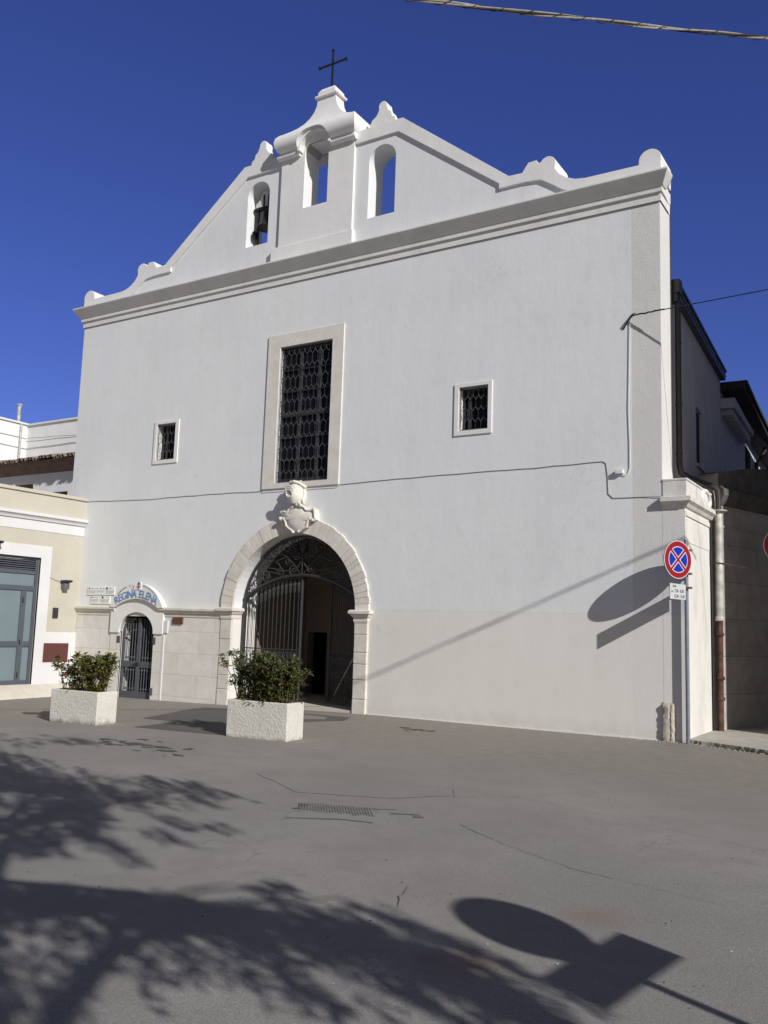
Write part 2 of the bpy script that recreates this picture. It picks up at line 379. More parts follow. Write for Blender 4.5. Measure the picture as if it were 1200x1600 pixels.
# ------------------------------------------------------------------ ground
def gz(x, y):
    s = -x-5.5; s = min(s, 12)
    return -.02*.5*(s+sqrt(s*s+1)) + .01*sin(x*.9+1)*cos(y*.7)*(1 if abs(x) < 20 and abs(y) < 20 else 0)*.5
def sheet(name, poly, h, m, step=.35, jit=0, kind='structure', label=None):
    """thin asphalt sheet lying on the ground; poly = list of (x,y)"""
    pts = []
    for i in range(len(poly)):
        a = Vector((*poly[i], 0)); b = Vector((*poly[(i+1) % len(poly)], 0)); k = max(1, int((b-a).length/step))
        for t in range(k):
            p = a.lerp(b, t/k)
            pts.append((p.x+random.uniform(-jit, jit), p.y+random.uniform(-jit, jit)))
    tri = tessellate_polygon([[Vector((a, b, 0)) for a, b in pts]])
    me = MB(); me.add([(a, b, gz(a, b)+h) for a, b in pts], [tuple(t) for t in tri], m)
    o = me.build(name); tag(o, kind=kind)
    if label: o['label'] = label
    return o
g = MB()
xs = [-400, -200, -100, -60, -40, -30] + [-24+.5*i for i in range(77)] + [16, 20, 30, 60, 100, 200, 400]
ys = [-400, -200, -100, -60, -40, -30] + [-22+.5*i for i in range(57)] + [8, 10, 14, 20, 30, 60, 100, 200, 400]
g.add([(x, y, gz(x, y)) for y in ys for x in xs], [(j*len(xs)+i, j*len(xs)+i+1, (j+1)*len(xs)+i+1, (j+1)*len(xs)+i) for j in range(len(ys)-1) for i in range(len(xs)-1)], M['asphalt'])
tag(g.build('ground', smooth=True), kind='structure')
# ground sheet patches: nearer resurfaced asphalt and dark repair patches
sheet('road', [(-.30, -6.62), (-.05, -6.12), (.4, -6.13), (1.5, -6.5), (2.6, -6.9), (6.5, -8.3), (9, -10), (9, -19), (-3.5, -19), (-3.6, -12), (-2.2, -9.6), (-1.2, -8.4), (-.55, -7.2)], .004, M['asphalt_near'], .3, .018)
sheet('asphalt_repair', [(-2.6, -6.75), (-.52, -6.12), (-.36, -6.5), (-.7, -7.0), (-1.6, -7.35)], .0035, M['asphalt_near'], .22, .012)
sheet('dark_repair', [(-7.95, -3.36), (-8.75, -1.40), (-8.85, -.85), (-8.1, -.80), (-5.4, -.75), (-5.15, -1.3), (-5.6, -2.1), (-6.1, -3.0), (-7.1, -3.42)], .004, M['patch'], .3, .015)
sheet('dark_repair', [(-7.0, -4.45), (-7.03, -3.46), (-6.1, -3.1), (-5.3, -3.2), (-4.8, -4.4), (-5.8, -4.42)], .0045, M['patch'], .3, .015)
# damp dark splashes in front of the church
dmp = MB()
for cx, cy, n, sx, sy in ((-4.9, -6.1, 26, 1.1, .22), (-3.5, -1.65, 14, .5, .12), (-5.6, -6.0, 12, .6, .15)):
    for k in range(n):
        a = cx+random.gauss(0, sx*.5); b = cy+random.gauss(0, sy); w = random.uniform(.03, .13); h = w*random.uniform(.3, .6)
        P8 = [(a+w*random.uniform(.6, 1.2)*cos(t*pi/4), b+h*random.uniform(.6, 1.2)*sin(t*pi/4)) for t in range(8)]
        dmp.add([(x, y, gz(x, y)+.0047+.00005*len(dmp.f)) for x, y in P8], [tuple(range(8))], M['patch'])
tag(dmp.build('damp_stains'), kind='structure')

# ------------------------------------------------------------------ church
church = thing('church', 'tall white plastered church front with stepped gable, bell openings and arched stone portal', 'church', (-7.22, .3, 0))
XL, XR, UC = -14.47, .03, -7.22
WIN = [(-8.03, -6.665, 4.575, 7.53), (-3.71, -3.112, 5.306, 6.135), (-11.608, -11.02, 5.325, 6.177)]
PX0, PX1, PSP = -8.98, -5.86, 1.95
DX0, DX1, DSP = -12.36, -11.26, 1.36
portal_hole = archhole(PX0, PX1, -.4, PSP, 1.55, 36)
door_hole = archhole(DX0, DX1, -.4, DSP, .45, 20)
holes = [portal_hole, door_hole] + [[(a, c), (b, c), (b, d), (a, d)] for a, b, c, d in WIN]
# the outline touches the ground: openings that start below the floor are cut as notches
def notch_outline():
    o = [(XL, -.4)]
    for h in (door_hole, portal_hole):
        o += [h[0]] + list(reversed(h[2:])) + [h[1]]
    o += [(XR, -.4), (XR, 9.4), (XL, 9.4)]
    return o
w = MB(); w.prism(notch_outline(), 0, .72, M['facade'], [h for h in holes[2:]])
w.build('facade_wall', church)
# thin white line of lime at the foot of the wall
b = MB()
n = 60
for i in range(n):
    x0 = -5.52+i*(5.52/n); x1 = x0+5.52/n; a = .012+.014*random.random(); z = gz(x0, 0)
    b.box((x0, -.012, z-.1), (x1-.001, -.001, z+a), M['white'])
b.build('wall_foot', church)

# gable
def gable_half(s, k=0.0):
    """outer outline from the eaves end up to the central block; s = side, k = inset"""
    P = [(7.29, 9.41), (7.29, 9.6)]
    P += arc(7.1, 9.73, .195, radians(-20), radians(190), 14)
    P += [(6.9, 9.68), (5.95, 9.69), (5.76, 9.72), (5.6, 9.79), (5.47, 9.89), (5.38, 10.02)]
    P += arc(5.24, 10.13, .155, radians(-20), radians(150), 10)
    P += [(5.06, 10.20), (5.02, 10.27), (4.86, 10.26), (4.80, 10.18), (4.74, 10.09), (4.47, 10.10), (2.1, 11.97), (.95, 11.97)]
    return [(UC+s*u, z) for u, z in P]
right = gable_half(1); left = gable_half(-1)
inset = lambda P, s: [(x-s*.0, z-.06) for x, z in P]
gin = [(7.0, 9.41), (7.0, 9.62), (5.9, 9.62), (5.55, 9.75), (5.3, 10.0), (5.1, 10.2), (4.8, 10.1), (4.45, 10.03), (2.08, 11.9), (.9, 11.9)]
outl = [(UC+u, z) for u, z in gin] + [(-6.88, 11.9), (-6.88, 10.5), (-7.66, 10.5), (-7.66, 11.9)] + [(UC-u, z) for u, z in reversed(gin)]
hl = archhole(-9.205, -8.575, 10.03, 11.22); hm = archhole(-7.66, -6.89, 10.5, 11.82, n=20); hr = archhole(-5.93, -5.28, 9.99, 11.215)
w = MB(); w.prism(outl, 0, .54, M['facade'], [hl, hr]); w.build('gable_wall', church)
inner = [(7.29, 9.41), (5.97, 9.44), (5.75, 9.47), (5.52, 9.58), (5.30, 9.74), (5.1, 9.87), (4.80, 9.90), (4.27, 9.90), (4.27, 10.0), (2.0, 11.70), (.95, 11.70)]
for s in (1, -1):
    P = gable_half(s) + [(UC+s*u, z) for u, z in reversed(inner[1:])]
    w = MB(); w.prism(P, -.045, .60, M['white']); w.build('gable_coping', church, bevel=.012)
    # pinnacle on the shoulder
    pp = [(1.93, 11.97), (1.91, 12.06), (1.84, 12.10), (1.81, 12.2), (1.74, 12.26), (1.70, 12.36), (1.69, 12.43), (1.64, 12.48), (1.58, 12.49), (1.52, 12.46), (1.49, 12.39), (1.50, 12.31), (1.46, 12.22), (1.40, 12.16), (1.34, 12.13), (1.30, 12.05), (1.28, 11.97)]
    w = MB(); w.prism([(UC+s*u, z) for u, z in pp], -.03, .19, M['white']); w.build('pinnacle', church, bevel=.012)
# central bell block
w = MB(); w.prism([(UC-1.0, 9.42), (UC+.94, 9.42), (UC+.94, 12.03), (UC-1.0, 12.03)], -.055, .46, M['white'], [archhole(-7.58, -6.95, 10.58, 11.79, n=20)])
w.build('bell_block', church, bevel=.008)
w = MB(); w.box((UC-1.17, -.095, 9.42), (UC+.99, .5, 9.80), M['white']); w.build('block_base', church, bevel=.012)
# curled roof of the bell block, cut by the hood over the middle opening
prof = [(11.90, .98, -.12), (11.95, 1.05, -.22), (12.04, 1.09, -.29), (12.15, 1.1, -.31), (12.26, 1.08, -.28), (12.34, 1.03, -.21), (12.40, .94, -.13), (12.46, .82, -.06), (12.53, .67, 0), (12.62, .53, .05), (12.73, .42, .09), (12.86, .33, .12), (13.0, .27, .135), (13.18, .24, .14)]
vs = []; fs = []; nw = 14
for z, hw, yf in prof:
    yb = .56-yf*.8
    for i in range(nw+1): vs.append((UC+.01-hw*.97+2*.97*hw*i/nw, yf, z))
    for i in range(nw+1): vs.append((UC+.01+hw*.97-2*.97*hw*i/nw, yb, z))
k = 2*(nw+1)
for i in range(len(prof)-1):
    for j in range(k): l = (j+1) % k; fs.append((i*k+j, i*k+l, (i+1)*k+l, (i+1)*k+j))
fs += [tuple(range(k))[::-1], tuple(range((len(prof)-1)*k, len(prof)*k))]
w = MB(); w.add(vs, fs, M['white']); capo = w.build('curled_roof', church)
c = MB(); c.prism([(UC-.48, 11.4), (UC+.40, 11.4)]+arc(UC-.04, 11.86, .44, 0, pi, 24), -.8, -.054, M['white']); cut = c.build('cutter')
c = MB(); c.prism(archhole(-7.58, -6.95, 10.58, 11.79, n=20), -1.2, 1.5, M['white']); cut2 = c.build('cutter')
for cc_ in (cut, cut2): bo = capo.modifiers.new('hood', 'BOOLEAN'); bo.object = cc_; bo.operation = 'DIFFERENCE'; bo.solver = 'EXACT'
dg = bpy.context.evaluated_depsgraph_get(); nm = bpy.data.meshes.new_from_object(capo.evaluated_get(dg))
capo.modifiers.clear(); capo.data = nm; bpy.data.objects.remove(cut); bpy.data.objects.remove(cut2)
nm.polygons.foreach_set('use_smooth', [True]*len(nm.polygons)); nm.set_sharp_from_angle(angle=radians(40))
# hood moulding and the small fillets under the roll
w = MB(); w.prism(arc(UC-.04, 11.86, .44, 0, pi, 24)+arc(UC-.04, 11.86, .38, pi, 0, 24), -.20, -.05, M['white']); w.build('hood_moulding', church, bevel=.006)
for a, bb in ((UC-1.06, UC-.47), (UC+.36, UC+1.0)):
    w = MB(); w.tube([(a, -.09, 11.87), (bb, -.09, 11.87)], .075, M['white'], 14); w.build('fillet_moulding', church, smooth=True)
w = MB()
w.box((UC-.29, .09, 13.17), (UC+.31, .51, 13.23), M['white'])
vs = [(UC+.01+a*q, .3+bq*q*.72, z) for z, q in ((13.23, .25), (13.32, .24), (13.40, .18), (13.45, .09)) for a, bq in ((-1, -1), (1, -1), (1, 1), (-1, 1))]
w.add(vs, [(i*4+j, i*4+(j+1) % 4, i*4+4+(j+1) % 4, i*4+4+j) for i in range(3) for j in range(4)]+[(12, 13, 14, 15), (3, 2, 1, 0)], M['white'])
w.build('roof_finial', church, bevel=.02)
w = MB(); X = UC+.02
w.box((X-.018, .285, 13.4), (X+.018, .315, 14.36), M['iron']); w.box((X-.35, .284, 14.02), (X+.35, .316, 14.055), M['iron'])
for p in ((X-.36, 14.037), (X+.36, 14.037)): w.box((p[0]-.02, .278, p[1]-.032), (p[0]+.02, .322, p[1]+.032), M['iron'])
w.box((X-.03, .278, 14.34), (X+.03, .322, 14.38), M['iron']); w.build('iron_cross', church)
# cornice with mitred returns
cp = [(.028, 8.965), (.035, 9.105), (.07, 9.11), (.075, 9.195), (.10, 9.205), (.13, 9.245), (.16, 9.285), (.19, 9.325), (.22, 9.365), (.245, 9.40), (.245, 9.428), (.0, 9.44)]
def ring(d): yb_ = .57 if d < .05 else .10; return [(XL-d*.85, yb_), (XL-d*.85, -d), (XR+d*.78, -d), (XR+d*.78, yb_)]
vs = []; fs = []
for d, z in cp:
    vs += [(x, y, z) for x, y in ring(d)]
for i in range(len(cp)-1):
    for j in range(3): fs.append((i*4+j, i*4+j+1, i*4+4+j+1, i*4+4+j))
fs += [tuple(i*4 for i in range(len(cp))), tuple(i*4+3 for i in reversed(range(len(cp))))]
w = MB(); w.add(vs, fs, M['trim']); w.build('cornice', church)
# nave behind the screen front
w = MB()
w.box((-14.2, .72, -.3), (-13.95, 17, 7.4), M['white']); w.box((-14.2, .72, 7.4), (-.42, 17, 7.62), M['tile']); w.build('nave', church)

# windows
def hexgrille(w, x0, x1, z0, z1, y, P, h1, h2, r, m):
    nb = max(2, int(round((x1-x0)/(P/2)))); sp = (x1-x0)/nb; amp = sp/2
    for k in range(nb+1):
        bx = x0+k*sp; z = z0; sgn = 1 if k % 2 else -1; pts = [(bx+sgn*amp, y, z)]
        while z < z1:
            z = min(z1, z+h1); pts.append((bx+sgn*amp, y, z))
            if z >= z1: break
            z = min(z1, z+h2); sgn = -sgn; pts.append((bx+sgn*amp, y, z))
        pts = [(min(max(p[0], x0), x1), y, p[2]) for p in pts]
        w.tube(pts, r, m, 5)
    fw = r*1.6
    for a, bq in (((x0, y, z0), (x0, y, z1)), ((x1, y, z0), (x1, y, z1)), ((x0, y, z0), (x1, y, z0)), ((x0, y, z1), (x1, y, z1))):
        w.tube([a, bq], fw, m, 6)
def window(spec, fr, proud, P, h1, h2, label, mullions, r):
    x0, x1, z0, z1 = spec; e = -.075 if x1-x0 > 1 else 0; fl, frt, fb, ft = fr
    w = MB(); o = [(x0-fl, z0-fb), (x1+frt, z0-fb), (x1+frt, z1+ft), (x0-fl, z1+ft)]
    w.prism(o, -proud, .02, M['frame' if x1-x0 > 1 else 'smallframe'], [[(x0, z0), (x1, z0), (x1, z1), (x0, z1)]])
    win = w.build('window', church, bevel=.006); win['label'] = label
    w = MB(); hexgrille(w, x0+.02, x1-.02, z0+.02, z1-.02, .028, P, h1, h2, r, M['grille']); w.build('grille', win)
    w = MB(); w.box((x0-.05, .21+e, z0-.05), (x1+.05, .24+e, z1+.05), M['glass']); w.build('pane', win)
    w = MB(); W2 = x1-x0
    for t in (0, 1):
        xx = x0+t*W2; w.box((xx-.045, .155+e, z0), (xx+.045, .20+e, z1), M['sash'])
    for t in (.02, .98): zz = z0+(z1-z0)*t; w.box((x0, .153+e, zz-.04), (x1, .198+e, zz+.04), M['sash'])
    for t in mullions[0]: xx = x0+t*W2; w.box((xx-.035, .156+e, z0), (xx+.035, .201+e, z1), M['sash'])
    for t, q in mullions[1]: zz = z0+(z1-z0)*t; w.box((x0, .159+e, zz-q), (x1, .196+e, zz+q), M['sash'])
    w.build('sash', win)
window(WIN[0], (.335, .285, .115, .29), .03, .136, .17, .085, 'tall barred window in a wide stone frame above the portal', ((.36, .72), ((.5, .05), (.17, .012), (.33, .012), (.67, .012), (.83, .012))), .0052)
window(WIN[1], (.095, .085, .09, .075), .024, .113, .14, .075, 'small barred window in the right half of the wall', ((.25,), ()), .005)
window(WIN[2], (.09, .11, .09, .075), .024, .113, .14, .075, 'small barred window in the left half of the wall', ((.3,), ()), .005)

# stone plinth left of the portal, with its string course
dh = archhole(DX0, DX1, -.4, DSP, .45, 20)
w = MB(); o = [(-13.89, -.4), dh[0]]+list(reversed(dh[2:]))+[dh[1], (-9.3, -.4), (-9.3, 1.72), (-13.89, 1.72)]
w.prism(o, -.035, .03, M['plinth']); w.build('stone_plinth', church)
SP = [(.03, 1.70), (.05, 1.735), (.05, 1.80), (.09, 1.815), (.115, 1.86), (.13, 1.87), (.13, 1.915), (.09, 1.94), (-.02, 1.945)]
def string(x0, x1, name='string_course', endmat='stone', prof=SP):
    w = MB(); w.prism([(-d, z) for d, z in prof]+[(.02, prof[0][1])], x0, x1, M[endmat], mp=lambda a, b, c: (c, a, b)); return w.build(name, church)
string(-13.90, -12.53); string(-11.08, -9.27)
# pilaster left of the portal and the surround
def jamb(x0, x1, z0, z1, y0, y1, seed, m, hmin=.25, hmax=.42):
    rnd = random.Random(seed); w = MB(); w.box((x0+.012, y0+.014, z0), (x1-.012, y1, z1), M['frame']); z = z0
    while z < z1-.02:
        h = min(rnd.uniform(hmin, hmax), z1-z)
        if z1-z-h < .12: h = z1-z
        d = rnd.uniform(-.004, .004)
        w.box((x0+rnd.uniform(0, .006), y0+d, z+.004), (x1-rnd.uniform(0, .006), y1-.002, z+h-.004), m); z += h
    return w
jamb(-9.295, -8.982, -.4, 1.70, -.05, .05, 3, M['stone']).build('portal_jamb', church, bevel=.012)
jamb(-5.858, -5.55, -.4, 1.72, -.05, .05, 5, M['stone'], .22, .38).build('portal_jamb', church, bevel=.012)
w = MB(); nv = 44; cxp, czp = -7.42, PSP; ro, ri, rzo, rzi = 1.885, 1.562, 1.885, 1.552
w.prism(arc(cxp, czp, ro-.012, 0, pi, 48, rzo-.012)+arc(cxp, czp, ri+.012, pi, 0, 48, rzi+.012), -.034, .02, M['frame'])
rnd = random.Random(9)
cuts = [0]
for i in range(nv): cuts.append(cuts[-1]+rnd.uniform(.75, 1.25))
cuts = [c_/cuts[-1]*pi for c_ in cuts]
for i in range(nv):
    a0, a1 = cuts[i]+.0014, cuts[i+1]-.0014; d = rnd.uniform(-.004, .004); e = rnd.uniform(-.008, .012)
    w.prism(arc(cxp, czp, ro+e, a0, a1, 3, rzo+e)+arc(cxp, czp, ri, a1, a0, 3, rzi), -.05+d, .019, M['stone'])
w.build('portal_arch', church, bevel=.008)
IP = [(.055, 1.70), (.07, 1.74), (.07, 1.80), (.10, 1.83), (.125, 1.875), (.15, 1.885), (.15, 1.935), (.12, 1.955), (0, 1.96)]
def impost(x0, x1, rev):
    w = MB(); lv = []; F = []
    for d, z in IP:
        e = d-.055
        xa, xb = (x0-e, x1+e)
        lv += [(xa, .24, z), (xa, -d, z), (xb, -d, z), (xb, .24, z)]
    for i in range(len(IP)-1):
        for j in range(4): l = (j+1) % 4; F.append((i*4+j, i*4+l, i*4+4+l, i*4+4+j))
    k = len(IP)-1; F += [(3, 2, 1, 0), (k*4, k*4+1, k*4+2, k*4+3)]
    w.add(lv, F, M['frame']); w.build('impost', church)
impost(-9.27, -8.985, 1); impost(-5.855, -5.56, 0)
w = MB(); w.box((PX0-.02, -.02, -.4), (PX1+.02, .9, .035), M['paving']); w.build('threshold', church)
# white plaster lining of the portal reveal (left jamb catches the sun)
# vestibule
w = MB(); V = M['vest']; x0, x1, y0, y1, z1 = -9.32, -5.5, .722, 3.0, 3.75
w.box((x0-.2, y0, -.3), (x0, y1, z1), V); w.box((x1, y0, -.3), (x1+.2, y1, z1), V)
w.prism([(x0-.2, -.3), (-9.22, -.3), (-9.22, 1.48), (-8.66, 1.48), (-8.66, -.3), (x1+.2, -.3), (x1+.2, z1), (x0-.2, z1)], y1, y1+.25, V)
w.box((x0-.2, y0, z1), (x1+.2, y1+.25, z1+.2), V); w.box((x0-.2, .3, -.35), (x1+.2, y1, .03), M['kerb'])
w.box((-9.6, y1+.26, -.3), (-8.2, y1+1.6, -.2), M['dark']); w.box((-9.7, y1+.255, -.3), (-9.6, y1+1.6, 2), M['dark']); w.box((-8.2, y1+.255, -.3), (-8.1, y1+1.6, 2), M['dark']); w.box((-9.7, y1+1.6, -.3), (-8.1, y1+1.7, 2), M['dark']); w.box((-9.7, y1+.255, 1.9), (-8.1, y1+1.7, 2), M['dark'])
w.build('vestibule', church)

# iron gate: fixed fanlight and two leaves
YG = .27
def spiral(cx, cz, r0, r1, a0, turns, n=22, sg=1):
    return [(cx+(r0+(r1-r0)*i/n)*cos(a0+sg*2*pi*turns*i/n), cz+(r0+(r1-r0)*i/n)*sin(a0+sg*2*pi*turns*i/n)) for i in range(n+1)]
gl, gr = PX0+.03, PX1-.03; gm = (gl+gr)/2; hs_ = (gr-gl)/2
def ztop(x): 
    t = (x-gm)/hs_; R = (hs_**2+.52**2)/(2*.52); return 2.66-(R-sqrt(max(0, R*R-(x-gm)**2)))
w = MB()
ring_pts = [(gl+.02, YG, -.05)]+[(p[0], YG, p[1]) for p in reversed(arc(cxp, PSP, 1.50, 0, pi, 40, 1.50))]+[(gr-.02, YG, -.05)]
w.tube(ring_pts, .032, M['gate'], 6)
w.tube([(gl+(gr-gl)*i/30, YG, ztop(gl+(gr-gl)*i/30)) for i in range(31)], .033, M['gate'], 6)
def sc(pts, r=.0125): w.tube([(a, YG, b_) for a, b_ in pts], r, M['gate'], 5)
for s in (1, -1):
    X = lambda u: gm+s*u
    S = lambda L: [(X(u), z) for u, z in L]
    sc(S(spiral(.30, 3.17, .12, .02, -pi/2, 1.6, sg=-1 if s else 1)))
    sc(S([(.02, 2.98), (.08, 3.03), (.18, 3.05), (.30, 3.05)]))
    sc(S(spiral(.42, 3.22, .17, .03, -pi*.6, 1.5))); sc(S([(.40, 3.05), (.55, 3.0), (.70, 2.95), (.9, 2.92), (1.1, 2.86)]))
    sc(S(spiral(.72, 3.2, .11, .02, pi*1.3, 1.5))); sc(S([(.02, 2.95), (.12, 2.82), (.28, 2.76), (.5, 2.75), (.75, 2.80), (1.05, 2.84), (1.2, 2.80)]))
    sc(S(spiral(.22, 2.78, .12, .02, -pi/2, 1.5))); sc(S(spiral(.95, 2.62, .12, .02, pi/2, 1.5))); sc(S([(.95, 2.74), (.75, 2.72), (.5, 2.66), (.3, 2.64)]))
    sc(S(spiral(1.22, 2.5, .10, .02, pi/2, 1.5))); sc(S([(1.22, 2.60), (1.1, 2.68), (1.02, 2.73)])); sc(S([(.12, 3.42), (.15, 3.3), (.28, 3.29)])); sc(S(spiral(.24, 3.36, .07, .015, -pi/2, 1.4)))
    sc(S([(.5, 2.75), (.62, 2.9), (.85, 3.02), (1.0, 3.0)]))
sc([(gm, 2.66), (gm, 3.44)], .012)
for dx in (-.05, 0, .05): sc([(gm, 3.10), (gm+dx, 3.25), (gm+dx*1.5, 3.36)], .014)
for s in (1, -1):
    for (cx_, cz_, ra, a0_, tn) in ((.55, 2.72, .10, 0, 1.4), (.15, 3.05, .09, pi/2, 1.5), (.86, 3.02, .10, pi, 1.5), (1.1, 2.68, .10, pi/3, 1.4), (.55, 3.38, .07, 0, 1.3), (1.3, 2.28, .09, pi/2, 1.4), (.38, 2.95, .08, pi, 1.3)):
        sc([(gm+s*a, b_) for a, b_ in spiral(cx_, cz_, ra, .015, a0_, tn)], .010)
    sc([(gm+s*u, z) for u, z in ((.05, 2.70), (.25, 2.92), (.45, 3.08), (.62, 3.1), (.75, 3.02))], .010); sc([(gm+s*u, z) for u, z in ((1.28, 2.20), (1.18, 2.42), (1.02, 2.56), (.8, 2.62))], .010)
fan = w.build('gate_fanlight', church)
def leaf(hx, sgn, ang, name='gate_leaf'):
    """sgn: direction of the closed leaf from its hinge; ang: opening inwards"""
    L = hs_-.02; d = Vector((sgn*cos(ang), sin(ang), 0)); O = Vector((hx, YG+.02, 0))
    T = lambda u, z: tuple(O+d*u+Vector((0, 0, z)))
    zt = lambda u: ztop(hx+sgn*u)-.045
    w = MB(); fr_ = M['gate']
    w.tube([T(.02, .06), T(.02, zt(.02))], .026, fr_, 6); w.tube([T(L-.02, .06), T(L-.02, zt(L-.02))], .03, fr_, 6)
    w.tube([T(L*i/16, zt(L*i/16)) for i in range(17)], .022, fr_, 6)
    for z in (.08, .62, 1.12): w.tube([T(.02, z), T(L-.02, z)], .014, fr_, 6)
    root = w.build(name, church)
    w = MB(); nb = 14
    for k in range(1, nb):
        u = L*k/nb; zz = zt(u); m_ = M['gate']
        w.tube([T(u, .08), T(u, zz-.01)], .0085, m_, 5)
        # lance heads near the top, lens scrolls at waist height
        w.tube([T(u-.03, zz-.1), T(u-.022, zz-.2), T(u-.018, zz-.27), T(u, zz-.33)], .008, m_, 5)
        w.tube([T(u+.03, zz-.1), T(u+.022, zz-.2), T(u+.018, zz-.27), T(u, zz-.33)], .008, m_, 5)
        w.lathe(T(u, zz-.14), [(.004, -.04), (.012, 0), (.004, .04)], m_, 6)
        for s2 in (-1, 1):
            w.tube([T(u, .66), T(u+s2*.045, .76), T(u+s2*.02, .88), T(u, .92), T(u-s2*.03, 1.0), T(u-s2*.045, 1.08)], .007, m_, 5)
        w.lathe(T(u, .74), [(.003, -.06), (.016, 0), (.003, .06)], m_, 6); w.lathe(T(u, .5), [(.008, -.02), (.017, 0), (.008, .02)], m_, 6)
    w.build('gate_bars', root)
    return root, T, L
lf, T, L = leaf(gl+.03, 1, radians(1.5)); lf['label'] = 'closed left leaf of the iron gate'
rl, T, L = leaf(gr-.03, -1, radians(31)); rl['label'] = 'right leaf of the iron gate, swung inwards'
w = MB(); w.tube([T(.30, 1.02), T(1.18, .22)], .014, M['galv'], 6); w.build('stay_rod', rl)

# small side door with its surround
SX0, SX1 = -12.66, -10.965
w = MB(); dcx = (DX0+DX1)/2
o = [(SX0, 1.335), (SX0, 1.93)]+arc(-11.81, 1.93, .85, pi, 0, 20, .26)+[(SX1, 1.93), (SX1, 1.335), (DX1, 1.335)]+arc(dcx, DSP, .55, 0, pi, 20, .45)+[(DX0, 1.335)]
w.prism(o, -.085, .01, M['white']); w.build('door_surround', church, bevel=.008)
for a, b_, y_, m_, n_ in ((-12.66, DX0, -.05, 'plinth', 'door_jamb'), (DX1, -10.981, -.05, 'plinth', 'door_jamb'), (-10.98, -10.93, -.056, 'whitepaint', 'door_fillet')):
    w = MB(); w.box((a, y_, -.4), (b_, -.02, 1.333), M[m_]); w.build(n_, church)
YD = .04
w = MB(); D = M['doorgrey']; zb = -.14
def dtop(x, dn=0.0):
    t = (x-dcx)/.55; return DSP+.45*sqrt(max(0, 1-t*t))-dn
def hump(x):   # two scalloped heads
    s_ = abs(x-dcx); return dtop(x)-.02-(.05*max(0, 1-s_/.16))
N = 24
oo = [(DX0+.005, zb)]+[(DX0+.005+(1.09)*i/N, max(hump(DX0+.005+1.09*i/N), DSP-.02)) for i in range(N+1)]+[(DX1-.005, zb)]
def leafhole(xa, xb, z0, z1=None):
    if z1: return [(xa, z0), (xb, z0), (xb, z1), (xa, z1)]
    return [(xa, z0), (xb, z0)]+[(xb+(xa-xb)*i/10, max(hump(xb+(xa-xb)*i/10)-.06, DSP-.1)) for i in range(11)]
lh = [leafhole(DX0+.075, dcx-.05, .70), leafhole(dcx+.05, DX1-.075, .70), leafhole(DX0+.075, dcx-.05, .02, .56), leafhole(dcx+.05, DX1-.075, .02, .56)]
w.prism(oo, YD, YD+.045, D, lh); door = w.build('iron_door', church, bevel=.004)
w = MB()
for xa, xb in ((DX0+.075, dcx-.05), (dcx+.05, DX1-.075)):
    for k in range(1, 5):
        x = xa+(xb-xa)*k/5
        w.tube([(x, YD+.02, .0), (x, YD+.02, .58)], .011, D, 6); w.tube([(x, YD+.02, .68), (x, YD+.02, hump(x)-.05)], .011, D, 6)
        for zz in (.08, .50, .78, hump(x)-.36):
            w.lathe((x, YD+.02, zz), [(.010, -.03), (.024, -.008), (.024, .008), (.010, .03)], D, 8)
w.build('bars', door)
w = MB(); w.box((dcx-.06, YD-.03, .60), (dcx+.02, YD+.001, .67), M['iron']); w.lathe((dcx-.02, YD-.05, .63), [(.02, 0), (.045, .012), (.02, .025)], M['iron'], 8, (0, 1, 0))
w.tube([(dcx-.05, YD-.045, .63), (dcx-.16, YD-.045, .625)], .012, M['iron'], 6); w.build('lock', door)
for x, zz in ((DX0-.03, 1.18), (DX1+.03, 1.18), (DX1+.03, .06)): w = MB(); w.box((x-.045, -.065, zz-.08), (x+.045, -.02, zz+.08), D); w.build('hinge', door, bevel=.012)
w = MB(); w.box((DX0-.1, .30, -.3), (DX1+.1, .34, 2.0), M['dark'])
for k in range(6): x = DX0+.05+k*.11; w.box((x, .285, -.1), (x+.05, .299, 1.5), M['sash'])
w.box((DX0+.3, .26, .95), (DX0+.38, .28, 1.28), simple('orange_notice', (.4, .22, .05), .6, .1)); w.build('backing', door)

# carved coat of arms above the portal
arms = MB(); AX, AZ = -7.30, 3.77
sh = [(-.40, .10), (-.45, .13), (-.42, .19), (-.33, .185), (-.27, .15), (-.22, .20), (-.16, .25), (-.06, .24), (0, .26), (.06, .24), (.16, .25), (.22, .20), (.30, .165), (.37, .20), (.43, .20), (.455, .13), (.47, -.02), (.41, -.06), (.34, -.02), (.30, -.10), (.27, -.17), (.17, -.215), (.10, -.27), (.02, -.255), (-.05, -.275), (-.12, -.22), (-.21, -.185), (-.27, -.1), (-.29, -.02), (-.36, .03), (-.43, .0), (-.45, .05)]
def domed(w, pts, y0, dep, m, inn=.82):
    n_ = len(pts); vs = [(AX+a, y0, AZ+b_) for a, b_ in pts]+[(AX+a, y0-dep*.75, AZ+b_) for a, b_ in pts]+[(AX+a*inn, y0-dep, AZ+b_*inn) for a, b_ in pts]+[(AX+a*.4, y0-dep*1.15, AZ+b_*.4) for a, b_ in pts]
    fs = []
    for q_ in range(3):
        for i in range(n_): j = (i+1) % n_; fs.append((q_*n_+i, q_*n_+j, (q_+1)*n_+j, (q_+1)*n_+i))
    fs.append(tuple(range(3*n_, 4*n_))); w.add(vs, fs, m)
domed(arms, sh, .0, .16, M['arms'])
arms_o = arms.build('coat_of_arms', church, smooth=True)
w = MB()
